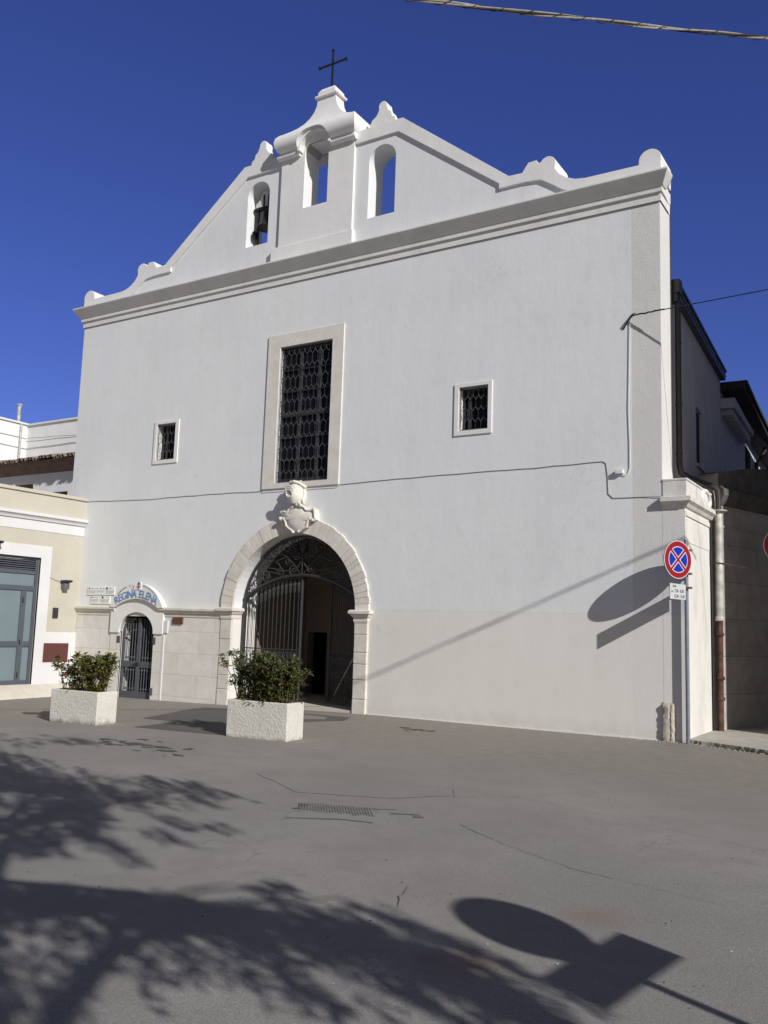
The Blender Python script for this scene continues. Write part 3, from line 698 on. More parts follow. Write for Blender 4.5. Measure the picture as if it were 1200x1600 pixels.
for pts in ([(-.40, .0), (-.33, .03), (-.28, -.04), (-.25, -.13), (-.17, -.19), (-.10, -.23), (-.05, -.28)], [(.46, .0), (.38, -.03), (.33, .02), (.29, -.08), (.27, -.16), (.17, -.2), (.08, -.26)], [(-.41, .16), (-.32, .17), (-.25, .14), (-.20, .22), (-.10, .26)], [(.10, .27), (.18, .24), (.25, .17), (.36, .165), (.44, .20), (.455, .1), (.47, .0)]):
    P = [Vector((a, 0, b_)) for a, b_ in pts]; q = []
    for i in range(len(P)-1):
        for t in range(4): q.append(P[i].lerp(P[i+1], t/4))
    q.append(P[-1]); w.tube([(AX+p.x, -.155, AZ+p.z) for p in q], .026, M['arms'], 7)
for a, b_, r in ((-.41, .03, .035), (.44, .18, .04), (.42, -.03, .035), (-.07, -.26, .03), (.08, -.25, .03), (-.12, .27, .035), (.1, .28, .035), (0, .31, .04), (-.05, .33, .03), (.06, .33, .03)):
    w.lathe((AX+a, -.16, AZ+b_), [(.001, -.04), (r, -.02), (r, .02), (.001, .04)], M['arms'], 8, (0, 1, 0))
w.build('scrollwork', arms_o, smooth=True)
w = MB(); HX, HZ = AX-.06, AZ+.52
vs = []; fs = []; nu, nvv = 14, 10
for i in range(nvv+1):
    t = i/nvv; z = HZ-.20+.44*t; prf = [.10, .13, .155, .17, .175, .17, .165, .16, .15, .125, .08][i]
    for k in range(nu+1):
        a = pi*k/nu; vs.append((HX-prf*cos(a)*1.0, .01-.33*(sin(a)**.55)*(.62+.38*sin(pi*min(1, t*.8+.15))), z))
for i in range(nvv):
    for k in range(nu): fs.append((i*(nu+1)+k, i*(nu+1)+k+1, (i+1)*(nu+1)+k+1, (i+1)*(nu+1)+k))
fs += [tuple(range(nu+1)), tuple(range(nvv*(nu+1), (nvv+1)*(nu+1)))[::-1]]
w.add(vs, fs, M['arms'])
for z_, r_ in ((.05, .10), (-.02, .085), (.11, .115)):
    w.tube([(HX-.02+r_*cos(t*pi/8)*.9, -.325-.02*sin(t*pi/8), HZ+z_*.4+r_*sin(t*pi/8)*.9) for t in range(16)], .016, M['arms'], 6, closed=True)
w.tube([(HX-.17, -.02, HZ+.19), (HX-.1, -.2, HZ+.23), (HX+.02, -.24, HZ+.25), (HX+.12, -.2, HZ+.22), (HX+.2, -.06, HZ+.14)], .032, M['arms'], 8)
for k in range(7):
    w.lathe((HX-.12+.045*k, -.18-.03*sin(k), HZ+.25), [(.001, -.03), (.028, 0), (.001, .035)], M['arms'], 7)
w.tube([(HX+.16, -.04, HZ+.16), (HX+.19, -.1, HZ+.02), (HX+.16, -.1, HZ-.12), (HX+.17, -.06, HZ-.2)], .03, M['arms'], 7)
w.build('helmet', arms_o, smooth=True)

# corner pier at the right with its cap, and the worn guard stone
w = MB(); w.box((.031, .0, -.3), (.39, 1.74, 3.78), M['pier'])
w.build('corner_pier', church, bevel=.01)
for m_, nm_ in (('facade', 'pier_face'),):
    w = MB(); w.box((.0302, -.002, -.3), (.388, .05, 3.77), M[m_]); w.build(nm_, church)
w = MB(); w.box((.391, .03, 3.14), (.398, 1.70, 3.52), M['pier']); w.box((.391, .02, 3.56), (.41, 1.72, 3.64), M['pier']); w.build('pier_band', church, bevel=.004)
w = MB(); P = [(.0, 3.68), (.03, 3.70), (.06, 3.75), (.11, 3.79), (.11, 3.86), (.07, 3.875), (0, 3.88)]
vs = []; fs = []
for d, z in P: vs += [(.02, .3, z), (.02, -d, z), (.39+d, -d, z), (.39+d, 2.3, z), (.1, 2.3, z)]
for i in range(len(P)-1):
    for j in range(4): fs.append((i*5+j, i*5+j+1, i*5+5+j+1, i*5+5+j))
k = (len(P)-1)*5; fs += [(0, 1, 2, 3, 4), (k+4, k+3, k+2, k+1, k), tuple(i*5 for i in range(len(P))), tuple(i*5+3 for i in range(len(P))), tuple(i*5+4 for i in range(len(P)))]
w.add(vs, fs, M['capstone']); cap = w.build('pier_cap', church)
w = MB(); w.box((.031, -.012, 3.875), (.42, 1.76, 4.16), M['capstone']); w.box((.031, -.02, 4.13), (.435, 1.78, 4.17), M['capstone']); w.build('cap_block', cap, bevel=.012)
w = MB()
w.tube([(.43, 1.28+.29*cos(t), 3.985+.15*sin(t)) for t in [2*pi*i/24 for i in range(24)]], .045, M['pier'], 8, closed=True)
w.lathe((.415, 1.28, 3.985), [(.12, 0), (.11, .03), (.05, .05)], M['pier'], 20, (1, 0, 0)); w.build('cap_relief', cap, smooth=True)
bm = bmesh.new(); bmesh.ops.create_grid(bm, x_segments=8, y_segments=20, size=1)
rnd = random.Random(4); vs = [v.co.copy() for v in bm.verts]; fc = [[v.index for v in f_.verts] for f_ in bm.faces]; bm.free()
w = MB(); q = []
for v in vs:
    e = max(0, 1-max(abs(v.x)**5, abs(v.y)**14)); groove = -.012 if abs(v.x-.35) < .14 else 0
    q.append((.105+v.x*.10+rnd.uniform(-.01, .01), -.004-(.05+groove)*(e**.5)-rnd.uniform(0, .014)*e, .27+v.y*.33))
w.add(q, fc, M['guard']); w.build('guard_stone', church, smooth=True)

# bell
BO = -.13
bell = thing('bell', 'dark bronze bell hanging from a grey headstock in the left bell opening', 'bell', (-8.88, .3, 10.4))
w = MB(); w.lathe((-8.80, .24, 10.50), [(.235, 0), (.24, .02), (.20, .08), (.155, .17), (.135, .28), (.125, .36), (.09, .42), (.03, .44)], M['bronze'], 24); w.build('bell_body', bell, smooth=True)
w = MB(); w.prism([(-.27, 0), (.31, 0), (.29, .10), (.16, .16), (.10, .29), (.03, .36), (-.03, .36), (-.10, .29), (-.16, .16), (-.25, .10)], .16, .30, M['headstock'], mp=lambda a, b, c: (-8.84+a, c, 11.02+b)); w.build('headstock', bell, bevel=.01)
for a in (-.05, .07): w = MB(); w.obox((-8.80+a, .15, 10.88), (a*.5, 0, 1), .40, .035, .02, M['iron'], (0, 1, 0)); w.build('bell_strap', bell)
w = MB(); w.box((-9.17, .18, 10.97), (-8.55, .28, 11.02), M['iron']); w.box((-9.10, .2, 10.03), (-9.05, .26, 10.97), M['iron']); w.build('bell_frame', bell)
w = MB(); w.lathe((-9.11, .16, 10.38), [(.02, -.1), (.05, -.05), (.05, .05), (.02, .1)], M['iron'], 10); w.build('counterweight', bell, smooth=True)

# ------------------------------------------------------------------ wall writing, plaques, cables
arch = thing('arched_sign', 'arched white signboard with blue letters over the small iron door', 'sign', (-11.81, -.1, 1.92))
sa = MB(); cx0 = -11.79
def arcpts(R, cz, hw, n=24): 
    a = math.asin(hw/R); return [(cx0+R*sin(-a+2*a*i/n), cz+R*cos(-a+2*a*i/n)) for i in range(n+1)]
o = arcpts(.952, 1.512, .86)+list(reversed(arcpts(1.31, .80, .70)))
sa.prism(o, -.15, -.01, M['signboard']); sa.build('board', arch, bevel=.008)
w = MB(); txt = 'REGINA ELENA'; RB = 1.325; CZ = .825
wd = {'R': .66, 'E': .6, 'G': .74, 'I': .28, 'N': .7, 'A': .66, ' ': .36, 'L': .52}
size = .238; adv = [wd[c_]*size*.80 for c_ in txt]; tot = sum(adv); sacc = -tot/2
for c_, ad in zip(txt, adv):
    if c_ != ' ':
        th = (sacc+ad/2)/RB; vs, fs = text_mesh(c_, size, .006)
        pts = []
        for v in vs:
            rad = RB+v.y; t2 = th+v.x*.92/RB; pts.append((cx0+rad*sin(t2), -.158-v.z, CZ+rad*cos(t2)))
        w.add(pts, fs, M['blueletter'])
    sacc += ad
w.build('lettering', arch)
w = MB(); rnd = random.Random(2)
for s in (-1, 1):
    for k in range(13):
        th = s*(.17+k*.031); R_ = .912; 
        if th and rnd.random() < .12: continue
        x = cx0+R_*sin(th*1.45); z = 1.512+R_*cos(th*1.45)
        w.obox((x, -.154, z), (sin(th*1.45), 0, cos(th*1.45)), .03*rnd.uniform(.7, 1.1), .008, .012, M['ink'], (0, 1, 0))
w.build('small_print', arch)
w = MB(); w.box((cx0-.13, -.165, 2.32), (cx0+.15, -.14, 2.50), M['plaque'])
w.box((cx0+.02, -.171, 2.37), (cx0+.13, -.164, 2.40), M['redletter']); w.box((cx0+.06, -.172, 2.33), (cx0+.09, -.163, 2.49), M['redletter'])
w.prism([(cx0+.02, 2.43), (cx0+.075, 2.50), (cx0+.13, 2.43), (cx0+.075, 2.46)], -.173, -.166, M['bluesign'])
w.obox((cx0-.09, -.168, 2.34), (.3, 0, 1), .08, .014, .008, M['redletter'], (0, 1, 0)); w.build('emblem', arch)
def plaque(x0, x1, z0, z1, name, label, seed, lines, dots):
    t = thing(name, label, 'plaque', ((x0+x1)/2, -.01, z0), 'white plaques beside the small iron door')
    w = MB(); w.box((x0, -.022, z0), (x1, -.001, z1), M['plaque']); w.build('plate', t, bevel=.003)
    rnd = random.Random(seed); w = MB()
    for z, xa, xb in lines:
        x = x0+xa*(x1-x0)
        while x < x0+xb*(x1-x0):
            l = rnd.uniform(.01, .04); w.box((x, -.0245, z), (x+l, -.0225, z+.006), M['ink']); x += l+.012
    for u, z, r in dots: w.lathe((x0+u*(x1-x0), -.0228, z), [(r, 0), (r, .003)], M['ink'], 10, (0, -1, 0))
    w.build('print', t)
plaque(-13.60, -12.66, 2.195, 2.385, 'plaque', 'larger upper white plaque above the ledge left of the arched sign', 1, [(2.345, .08, .4), (2.29, .03, .3), (2.265, .03, .3), (2.24, .05, .28), (2.29, .36, .64), (2.265, .36, .6), (2.29, .7, .97), (2.265, .7, .95), (2.24, .7, .9)], ((.07, 2.35, .018), (.5, 2.35, .014), (.6, 2.35, .012), (.72, 2.35, .03), (.84, 2.35, .014)))
plaque(-13.46, -12.80, 1.985, 2.172, 'plaque', 'smaller lower white plaque just above the ledge left of the arched sign', 3, [(2.135, .12, .36), (2.08, .04, .38), (2.055, .04, .4), (2.03, .08, .36), (2.08, .5, .92), (2.055, .5, .9), (2.03, .55, .9)], ((.07, 2.138, .016), (.62, 2.138, .028), (.86, 2.138, .01)))
w = MB(); w.box((-10.69, -.07, 1.575), (-10.39, -.03, 1.72), M['wood']); tag(w.build('number_plate', loc=(-10.54, -.05, 1.575), bevel=.004), 'small brown wooden plate below the ledge between the doors', 'plate')
w = MB(); w.box((-10.96, -.065, 1.36), (-10.83, -.03, 1.64), M['whitepaint']); tag(w.build('letter_box', loc=(-10.9, -.05, 1.36), bevel=.006), 'small white box beside the head of the small iron door', 'box')
def wavy(pts, n, amp, seed):
    rnd = random.Random(seed); out = []
    for i in range(len(pts)-1):
        a, b_ = Vector(pts[i]), Vector(pts[i+1])
        for t in range(n): out.append(a.lerp(b_, t/n)+Vector((0, 0, rnd.uniform(-amp, amp))))
    out.append(Vector(pts[-1])); return out
w = MB()
w.tube(wavy([(-13.89, -.008, 4.47), (-12.0, -.008, 4.42), (-10, -.008, 4.44), (-8.36, -.008, 4.43), (-8.3, -.04, 4.44), (-6.38, -.04, 4.45), (-6.3, -.008, 4.46), (-4, -.008, 4.50), (-2.2, -.008, 4.51), (-.96, -.008, 4.535)], 7, .007, 1), .0058, M['wallcable'], 6)
w.tube(wavy([(-.96, -.008, 4.535), (-.90, -.008, 4.50), (-.875, -.008, 4.3), (-.86, -.008, 3.98), (-.78, -.008, 3.90), (-.3, -.008, 3.89), (.03, -.02, 3.885)], 3, .004, 2), .0058, M['wallcable'], 6)
tag(w.build('wall_cable'), 'long thin cable clipped across the church wall under the tall window', 'cable')
cd = thing('conduit', 'white vertical conduit with a small junction box at the right of the church wall', 'conduit', (-.5, -.02, 4.3))
w = MB(); w.tube(wavy([(-.485, -.015, 6.95), (-.495, -.015, 6.2), (-.51, -.015, 5.4), (-.49, -.015, 4.8), (-.49, -.015, 4.40), (-.52, -.015, 4.31), (-.57, -.015, 4.27), (-.65, -.015, 4.29)], 3, .002, 5), .006, M['conduit'], 8); w.build('pipe', cd)
w = MB(); w.box((-.73, -.07, 4.30), (-.60, -.001, 4.37), M['conduit']); w.build('junction_box', cd, bevel=.006)
sv = thing('service_cable', 'thin dark cable stretched from an iron bracket on the church corner out to the right', 'cable', (-.45, 0, 7.0))
w = MB(); A = Vector((-.42, -.06, 7.0)); Bq = Vector((.826, -.364, 6.933)); dvec = (Bq-A)*1.8
w.tube([A+dvec*t+Vector((0, 0, -.015*sin(pi*min(1, t/4)))) for t in [i*.2 for i in range(21)]], .0085, M['cable'], 6); w.build('wire', sv)
w = MB()
w.tube(wavy([A, A+dvec*.25], 14, .008, 3), .013, M['cable'], 6)
w.tube([(-.60, -.001, 6.80), (-.52, -.05, 6.90), (-.42, -.07, 7.0)], .014, M['iron'], 6); w.tube([(-.46, 0, 7.02), (-.38, -.09, 7.01)], .02, M['iron'], 6); w.build('bracket', sv)

# overhead cable bundle
oc = thing('overhead_cable', 'thick bundle of twisted cables crossing the sky at the top right', 'cable', (1.5, -7.7, 6.8))
A = Vector((.356, -8.74, 6.776)); Bq = Vector((2.73, -6.686, 6.883)); dv = (Bq-A).normalized(); sd = dv.cross(Vector((0, 0, 1))).normalized(); up = sd.cross(dv)
L0, L1 = -16, 9.5
def cpos(t): return A+dv*t+Vector((0, 0, .0024*(t-1.5)**2-.004))
rnd = random.Random(8)
for k, (rad, th, mt, pit_) in enumerate(((.011, .0085, 'greycable', .9), (.011, .0078, 'cable', .9), (.012, .0075, 'greycable', .9), (.010, .006, 'greycable', 1.4))):
    w = MB(); pts = []
    for i in range(int((L1-L0)/.09)+1):
        t = L0+i*.09; a = k*2*pi/4+t*2*pi/pit_*.55+.4*sin(t*1.3+k); q = rad*(1+.35*sin(t*2.1+k*2)); pts.append(cpos(t)+sd*(q*cos(a))+up*(q*sin(a)))
    w.tube(pts, th, M[mt], 6); w.build('strand', oc)
w = MB(); tp = []; nn = int((L1-L0)/.028)
for i in range(nn):
    t = L0+i*.028; a = t*2*pi/.24; tp.append(cpos(t)+sd*(.021*cos(a))+up*(.021*sin(a)))
w.tube(tp, .003, M['cable'], 4)
w.build('tie_wire', oc)

# ------------------------------------------------------------------ annex behind the right corner
ax = thing('side_building', 'grey rendered side wing behind the church corner with brown gutter and downpipe', 'building', (0, .75, 0))
a35 = radians(-3.5); dA = Vector((sin(a35), cos(a35), 0)); nA = Vector((dA.y, -dA.x, 0)); PA = Vector((-.01, .72, 0))
def am(t, z, o=0.): return tuple(PA+dA*t+nA*o+Vector((0, 0, z)))
AMP = lambda a, b, c: am(a, b, c)
w = MB(); w.prism([(0, -.3), (6.05, -.3), (6.05, 7.62), (0, 7.62)], 0, -.3, M['annex'], [[(2.63, 5.03), (3.38, 5.03), (3.38, 6.2), (2.63, 6.2)]], AMP); w.build('wall', ax)
w = MB(); w.prism([(2.63, 5.03), (3.38, 5.03), (3.38, 6.2), (2.63, 6.2)], -.12, -.15, M['shutter'], mp=AMP)
for k in range(24): z = 5.07+k*.047; w.prism([(2.68, z), (3.33, z), (3.33, z+.03), (2.68, z+.03)], -.119, -.075, M['shutter'], mp=AMP)
for a, b_ in ((2.63, 2.68), (3.33, 3.38)): w.prism([(a, 5.03), (b_, 5.03), (b_, 6.2), (a, 6.2)], -.119, -.06, M['shutter'], mp=AMP)
sh_ = w.build('shutter', ax)
w = MB(); w.prism([(2.55, 4.97), (3.46, 4.97), (3.46, 5.03), (2.55, 5.03)], .05, -.06, M['annex'], mp=AMP); w.build('sill', ax)
w = MB(); w.prism([(.05, 7.62), (6.1, 7.62), (6.1, 7.80), (.05, 7.80)], .12, -.3, M['brown'], mp=AMP); w.prism([(.05, 7.80), (6.1, 7.80), (6.1, 7.85), (.05, 7.85)], .15, -.1, M['brown'], mp=AMP); w.prism([(.05, 7.69), (6.1, 7.69), (6.1, 7.72), (.05, 7.72)], .135, -.1, M['brown'], mp=AMP)
w.build('gutter', ax)
w = MB(); w.box((-.03, .76, 7.60), (.165, .95, 7.84), M['brown']); w.box((-.02, .77, 7.44), (.12, .92, 7.60), M['brown'])
w.build('hopper', ax, bevel=.01)
w = MB(); w.tube([(.10, .86, 7.58), (.10, .86, 4.55), (.12, .90, 4.42), (.20, 1.05, 4.36), (.36, 1.6, 4.32), (.45, 1.78, 4.30), (.51, 1.84, 4.24), (.525, 1.86, 4.1), (.525, 1.86, 3.86)], .052, M['brown'], 12)
for z in (4.75, 5.6, 6.7): w.lathe((.10, .86, z), [(.056, -.02), (.06, 0), (.056, .02)], M['brown'], 12)
w.build('downpipe', ax, smooth=True)
w = MB(); w.tube([(.525, 1.86, 3.86), (.52, 1.86, 1.95)], .068, M['galv'], 14); w.lathe((.52, 1.86, 1.97), [(.078, -.04), (.085, -.03), (.085, .03), (.078, .04)], M['galv'], 14); w.lathe((.525, 1.86, 3.86), [(.1, -.01), (.15, 0), (.15, .015), (.06, .02)], M['galv'], 14); w.build('zinc_downspout', ax, smooth=True)
w = MB(); w.tube([(.52, 1.86, 1.93), (.51, 1.84, .02)], .052, M['rust'], 14)
for z in (1.7, .95, .6): w.lathe((.515, 1.85, z), [(.064, -.03), (.074, -.02), (.074, .02), (.064, .03)], M['rust'], 14)
w.build('rusty_downspout', ax, smooth=True)
w = MB(); w.tube([(.41, 1.77, 3.7), (.41, 1.77, .0)], .014, M['cable'], 6); w.tube([(.405, 1.70, 3.68), (.403, 1.70, 2.9)], .008, M['cable'], 6); w.build('wall_wire', ax)
w = MB(); w.tube([(.40, 1.80, 2.95), (.53, 1.77, 2.94), (.61, 1.84, 2.93), (.78, 1.88, 2.89), (.98, 1.9, 2.85)], .012, M['rust'], 6); w.tube([(.56, 1.78, 2.93), (.66, 1.66, 2.9)], .008, M['rust'], 6); w.build('iron_strap', ax)
# farther building with the overhanging eave
fb = thing('far_building', 'farther rendered building with deep dark eaves down the side alley', 'building', (-.5, 8, 0))
w = MB(); w.prism([(6.08, -.3), (19, -.3), (19, 7.45), (6.08, 7.45)], -.03, -.4, M['annex'], mp=AMP); w.build('wall', fb)
w = MB(); w.prism([(6.3, 7.45), (20, 7.45), (20, 7.55), (6.3, 7.55)], .50, -1.5, M['darkeave'], mp=AMP); w.prism([(6.3, 7.551), (20, 7.551), (20, 7.64), (6.3, 7.64)], .57, -1.4, M['darkeave'], mp=AMP); w.build('roof_eave', fb)
w = MB(); w.prism([(6.2, 6.98), (10.0, 7.08), (10.0, 7.22), (6.2, 7.22)], .30, -.1, M['annex'], mp=AMP)
for k in range(12): w.prism([(6.4+k*.3, 6.86), (6.52+k*.3, 6.86), (6.52+k*.3, 6.985+k*.008), (6.4+k*.3, 6.985+k*.008)], .24, -.05, M['annex'], mp=AMP)
w.build('eave_corbel', fb)
w = MB(); w.tube([am(13.2, 7.44, .3), am(13.2, 7.2, .25), am(13.0, 6.9, .06), am(13.0, 3.0, .06)], .06, M['brown'], 8); w.build('downpipe', fb)
w = MB(); w.prism([(11.0, 5.2), (11.9, 5.2), (11.9, 7.0), (11.0, 7.0)], .01, -.05, M['dark'], mp=AMP); w.build('window', fb)
# lower stone wall running back to the right
lw = thing('stone_wall', 'old shaded stone wall with a ledge behind the downpipe', 'wall', (.5, 1.9, 0))
a18 = radians(18); dW = Vector((sin(a18), cos(a18), 0)); nW = Vector((dW.y, -dW.x, 0)); PW = Vector((.47, 2.02, 0))
WMP = lambda a, b, c: tuple(PW+dW*a+nW*c+Vector((0, 0, b)))
w = MB(); w.prism([(-.15, -.3), (12, -.3), (12, 5.1), (3, 4.95), (1.9, 4.88), (1.2, 4.80), (.6, 4.68), (.0, 4.58), (-.15, 4.5)], 0, -.5, M['lowwall'], mp=WMP); w.build('masonry', lw, bevel=.01)
w = MB(); w.prism([(.06, 4.345), (12, 4.345), (12, 5.13), (3, 4.98), (1.9, 4.91), (1.2, 4.83), (.6, 4.71), (.06, 4.61)], .012, -.4, M['darkstone'], mp=WMP); w.build('parapet', lw)
w = MB()
w.prism([(.0, 4.0), (.05, 4.06), (.12, 4.18), (.12, 4.29), (.05, 4.33), (0, 4.34)], .02, 12, M['darkstone'], mp=lambda a, b, c: tuple(PW+dW*c+nW*a+Vector((0, 0, b))))
w.prism([(.0, 3.60), (.02, 3.61), (.02, 3.63), (0, 3.65)], .02, 12, M['lowwall'], mp=lambda a, b, c: tuple(PW+dW*c+nW*a+Vector((0, 0, b)))); w.build('ledge', lw)
# raised kerb at the right
kp = [(.36, .02), (.42, -.03), (.62, -.10), (.85, -.15), (1.1, -.26), (1.35, -.36), (1.62, -.47), (2.3, -.72), (3.2, -1.0), (5, -1.2), (5, 10), (.3, 10)]
rnd = random.Random(3); pts = []
for i in range(len(kp)):
    a, b_ = Vector((*kp[i], 0)), Vector((*kp[(i+1) % len(kp)], 0)); kk = 6 if i < 8 else 1
    for t in range(kk):
        p = a.lerp(b_, t/kk); j = .008 if i < 8 else 0; pts.append((p.x+rnd.uniform(-j, j), p.y+rnd.uniform(-j, j)))
w = MB(); w.prism(pts, -.2, .06, M['kerb'], mp=lambda a, b, c: (a, b, c)); tag(w.build('pavement', bevel=.015), kind='structure')
# weeds and rubble along the kerb
w = MB(); rnd = random.Random(12)
for i in range(220):
    t = rnd.random(); p = Vector((.45, -.07, 0)).lerp(Vector((2.3, -.78, 0)), t)
    if rnd.random() < .4: p = Vector((rnd.uniform(-1.2, .4), rnd.uniform(-.12, -.02), 0))
    r = rnd.uniform(.006, .02); c_ = p+Vector((rnd.gauss(0, .03), -abs(rnd.gauss(0, .05)), 0)); c_.z = gz(c_.x, c_.y)+r*.3
    w.add([c_+Vector((rnd.uniform(.5, 1)*r*a, rnd.uniform(.5, 1)*r*bq, rnd.uniform(.4, .9)*r*cq)) for a, bq, cq in ((1, 0, 0), (-1, 0, 0), (0, 1, 0), (0, -1, 0), (0, 0, 1), (0, 0, -1))], [(0, 2, 4), (2, 1, 4), (1, 3, 4), (3, 0, 4), (2, 0, 5), (1, 2, 5), (3, 1, 5), (0, 3, 5)], M['pebble'])
tag(w.build('rubble'), 'crumbs of stone and plaster along the foot of the kerb', 'rubble', kind='stuff')
w = MB()
for i in range(260):
    p = Vector((.55, -.12, 0)).lerp(Vector((2.2, -.72, 0)), rnd.betavariate(2.2, 1.4)); p += Vector((rnd.gauss(0, .02), rnd.gauss(-.02, .02), 0)); z0 = gz(p.x, p.y)
    h = rnd.uniform(.02, .07); a = rnd.uniform(0, 2*pi); l = Vector((cos(a), sin(a), 0))*rnd.uniform(.01, .035); sw = Vector((-sin(a), cos(a), 0))*.006
    w.add([p+Vector((0, 0, z0))-sw, p+Vector((0, 0, z0))+sw, p+l+Vector((0, 0, z0+h))], [(0, 1, 2)], M['moss'])
tag(w.build('weeds'), 'tufts of weeds growing along the crumbling kerb', 'weeds', kind='stuff')

# ------------------------------------------------------------------ signs
def disc_sign(loc, hdir, radius, zc, off, kind):
    pass
def sign_frame(h):
    h = Vector(h).normalized(); nrm = h.cross(Vector((0, 0, 1))); return h, nrm
def put(w, pts, c_, h, nrm, d0, d1, m):
    w.prism(pts, d0, d1, m, mp=lambda a, b, cc: tuple(Vector(c_)+h*a+Vector((0, 0, b))+nrm*cc))
circ = lambda r, n=40, cx=0, cz=0: [(cx+r*cos(2*pi*i/n), cz+r*sin(2*pi*i/n)) for i in range(n)]
ns = thing('no_stopping_sign', 'round red and blue no stopping sign on a grey pole by the church corner', 'road sign', (.415, -.085, 0))
h = Vector((.485, .875, 0)).normalized(); nrm = Vector((h.y, -h.x, 0)); DC = Vector((.366, -.398, 2.82)); DC_off = Vector((0, 0, 0))
w = MB(); w.tube([(.415, -.085, -.05), (.415, -.085, 3.16)], .031, M['pole'], 14); w.build('pole', ns, smooth=True)
w = MB(); put(w, circ(.30), DC, h, nrm, -.012, 0, M['signback']); dsc = w.build('disc', ns)
w = MB(); put(w, circ(.298), DC, h, nrm, .0005, .002, M['whitesign'])
def ringp(ro_, ri_, n=48): return circ(ro_, n), circ(ri_, n)
w.prism(circ(.285, 48), .0025, .004, M['redsign'], [], mp=lambda a, b, cc: tuple(DC+h*a+Vector((0, 0, b))+nrm*cc))
def sector(a0, a1, r, inset):
    m_ = (a0+a1)/2; ox, oz = inset*cos(m_)/sin((a1-a0)/2), inset*sin(m_)/sin((a1-a0)/2); P = [(ox, oz)]
    n_ = 14
    for i in range(n_+1):
        a = a0+(a1-a0)*i/n_; x, z = r*cos(a), r*sin(a)
        # push away from the bar edges
        for edge, sg in ((a0, 1), (a1, -1)):
            nx, nz = -sin(edge)*sg, cos(edge)*sg; dd = x*nx+z*nz
            if dd < inset: x += nx*(inset-dd); z += nz*(inset-dd)
        P.append((x, z))
    return P
for k in range(4):
    a0 = pi/4+k*pi/2; put(w, sector(a0, a0+pi/2, .207, .018), DC, h, nrm, .0045, .006, M['whitesign']); put(w, sector(a0, a0+pi/2, .193, .033), DC, h, nrm, .0065, .008, M['bluesign'])
w.build('disc_face', dsc)
PC = Vector((.30+.26*h.x, -.62+.26*h.y, 2.33)); h0 = h; h = Vector((.235, .972, 0)).normalized(); nrm = Vector((h.y, -h.x, 0)); PC = Vector((.30, -.62, 2.325))+h*.25
w = MB(); put(w, [(-.25, -.12), (.25, -.12), (.25, .12), (-.25, .12)], PC, h, nrm, -.014, 0, M['whitesign']); pl_ = w.build('time_plate', ns, bevel=.003)
w = MB()
for txt_, sz, px_, pz_ in (('feriale', .045, -.12, .068), ('7,30 - 8,30', .068, .03, -.012), ('12,30 - 13,30', .064, .035, -.092), ('ore', .042, -.19, -.012)):
    vs, fs = text_mesh(txt_, sz, .001)
    w.add([PC+h*(v.x+px_)+Vector((0, 0, v.y+pz_))+nrm*(.002+v.z) for v in vs], fs, M['ink'])
w.build('lettering', pl_)
for z in (2.62, 2.99, 2.40): w = MB(); w.box((.36, -.135, z-.016), (.50, -.045, z+.016), M['signback']); w.build('clamp', ns, bevel=.004)
ne = thing('no_entry_sign', 'round red no entry sign in the shade at the right edge', 'road sign', (1.53, 2.32, 0))
NC = Vector((1.52, 2.3, 3.28)); vdir = (CAM-NC); vdir.z = 0; vdir.normalize(); nh = Vector((-vdir.y, vdir.x, 0)); 
w = MB(); w.tube([(NC.x-vdir.x*.06, NC.y-vdir.y*.06, .0), (NC.x-vdir.x*.06, NC.y-vdir.y*.06, 3.5)], .03, M['pole'], 12); w.build('pole', ne, smooth=True)
w = MB(); put(w, circ(.335), NC, nh, vdir, -.012, 0, M['signback']); d_ = w.build('disc', ne)
w = MB(); put(w, circ(.333), NC, nh, vdir, .0005, .002, M['whitesign']); put(w, circ(.32), NC, nh, vdir, .0025, .004, M['redsign']); put(w, [(-.245, -.055), (.245, -.055), (.245, .055), (-.245, .055)], NC, nh, vdir, .0045, .006, M['whitesign']); w.build('disc_face', d_)
for dz in (.2, -.2): w = MB(); w.obox(NC-vdir*.013+Vector((0, 0, dz)), -vdir, .09, .1, .04, M['signback']); w.build('clamp', ne)
# the sign beside the camera whose shadow lies on the road
fs_ = thing('street_sign', 'street sign with a disc and a wide plate standing outside the view, shading the road', 'road sign', (5.75, -11.59, 0))
fh = Vector((-.125, -.99, 0)).normalized(); fn = Vector((-fh.y, fh.x, 0)); FB = Vector((5.75, -11.59, 0))
w = MB(); w.tube([FB, FB+Vector((0, 0, 2.7))], .03, M['pole'], 12); w.build('pole', fs_)
w = MB(); put(w, circ(.30), FB+Vector((0, 0, 2.44)), fh, fn, .04, .055, M['signback']); w.build('disc', fs_)
w = MB(); put(w, [(-.44, 0), (.44, 0), (.44, .23), (-.44, .23)], FB+Vector((0, 0, 1.95)), fh, fn, .04, .055, M['signback']); w.build('plate', fs_)

# ------------------------------------------------------------------ manhole cover
mh = MB(); mx, my = -.75, -7.78; md = Vector((.86, .28, 0)).normalized(); ms = Vector((-md.y, md.x, 0))
cen = Vector((mx, my, gz(mx, my)+.0045))
mh.obox(cen+md*-.38+Vector((0, 0, -.02)), md, .70, .40, .04, M['castiron'])
for i in range(27):
    p = cen+md*(-.37+i*.0255); mh.obox(p-ms*.18+md*.03+Vector((0, 0, .003)), (ms-md*.35), .36, .013, .005, M['castiron'])
tag(mh.build('drain_cover', loc=cen), 'worn ribbed iron drain cover set in the asphalt', 'drain cover')
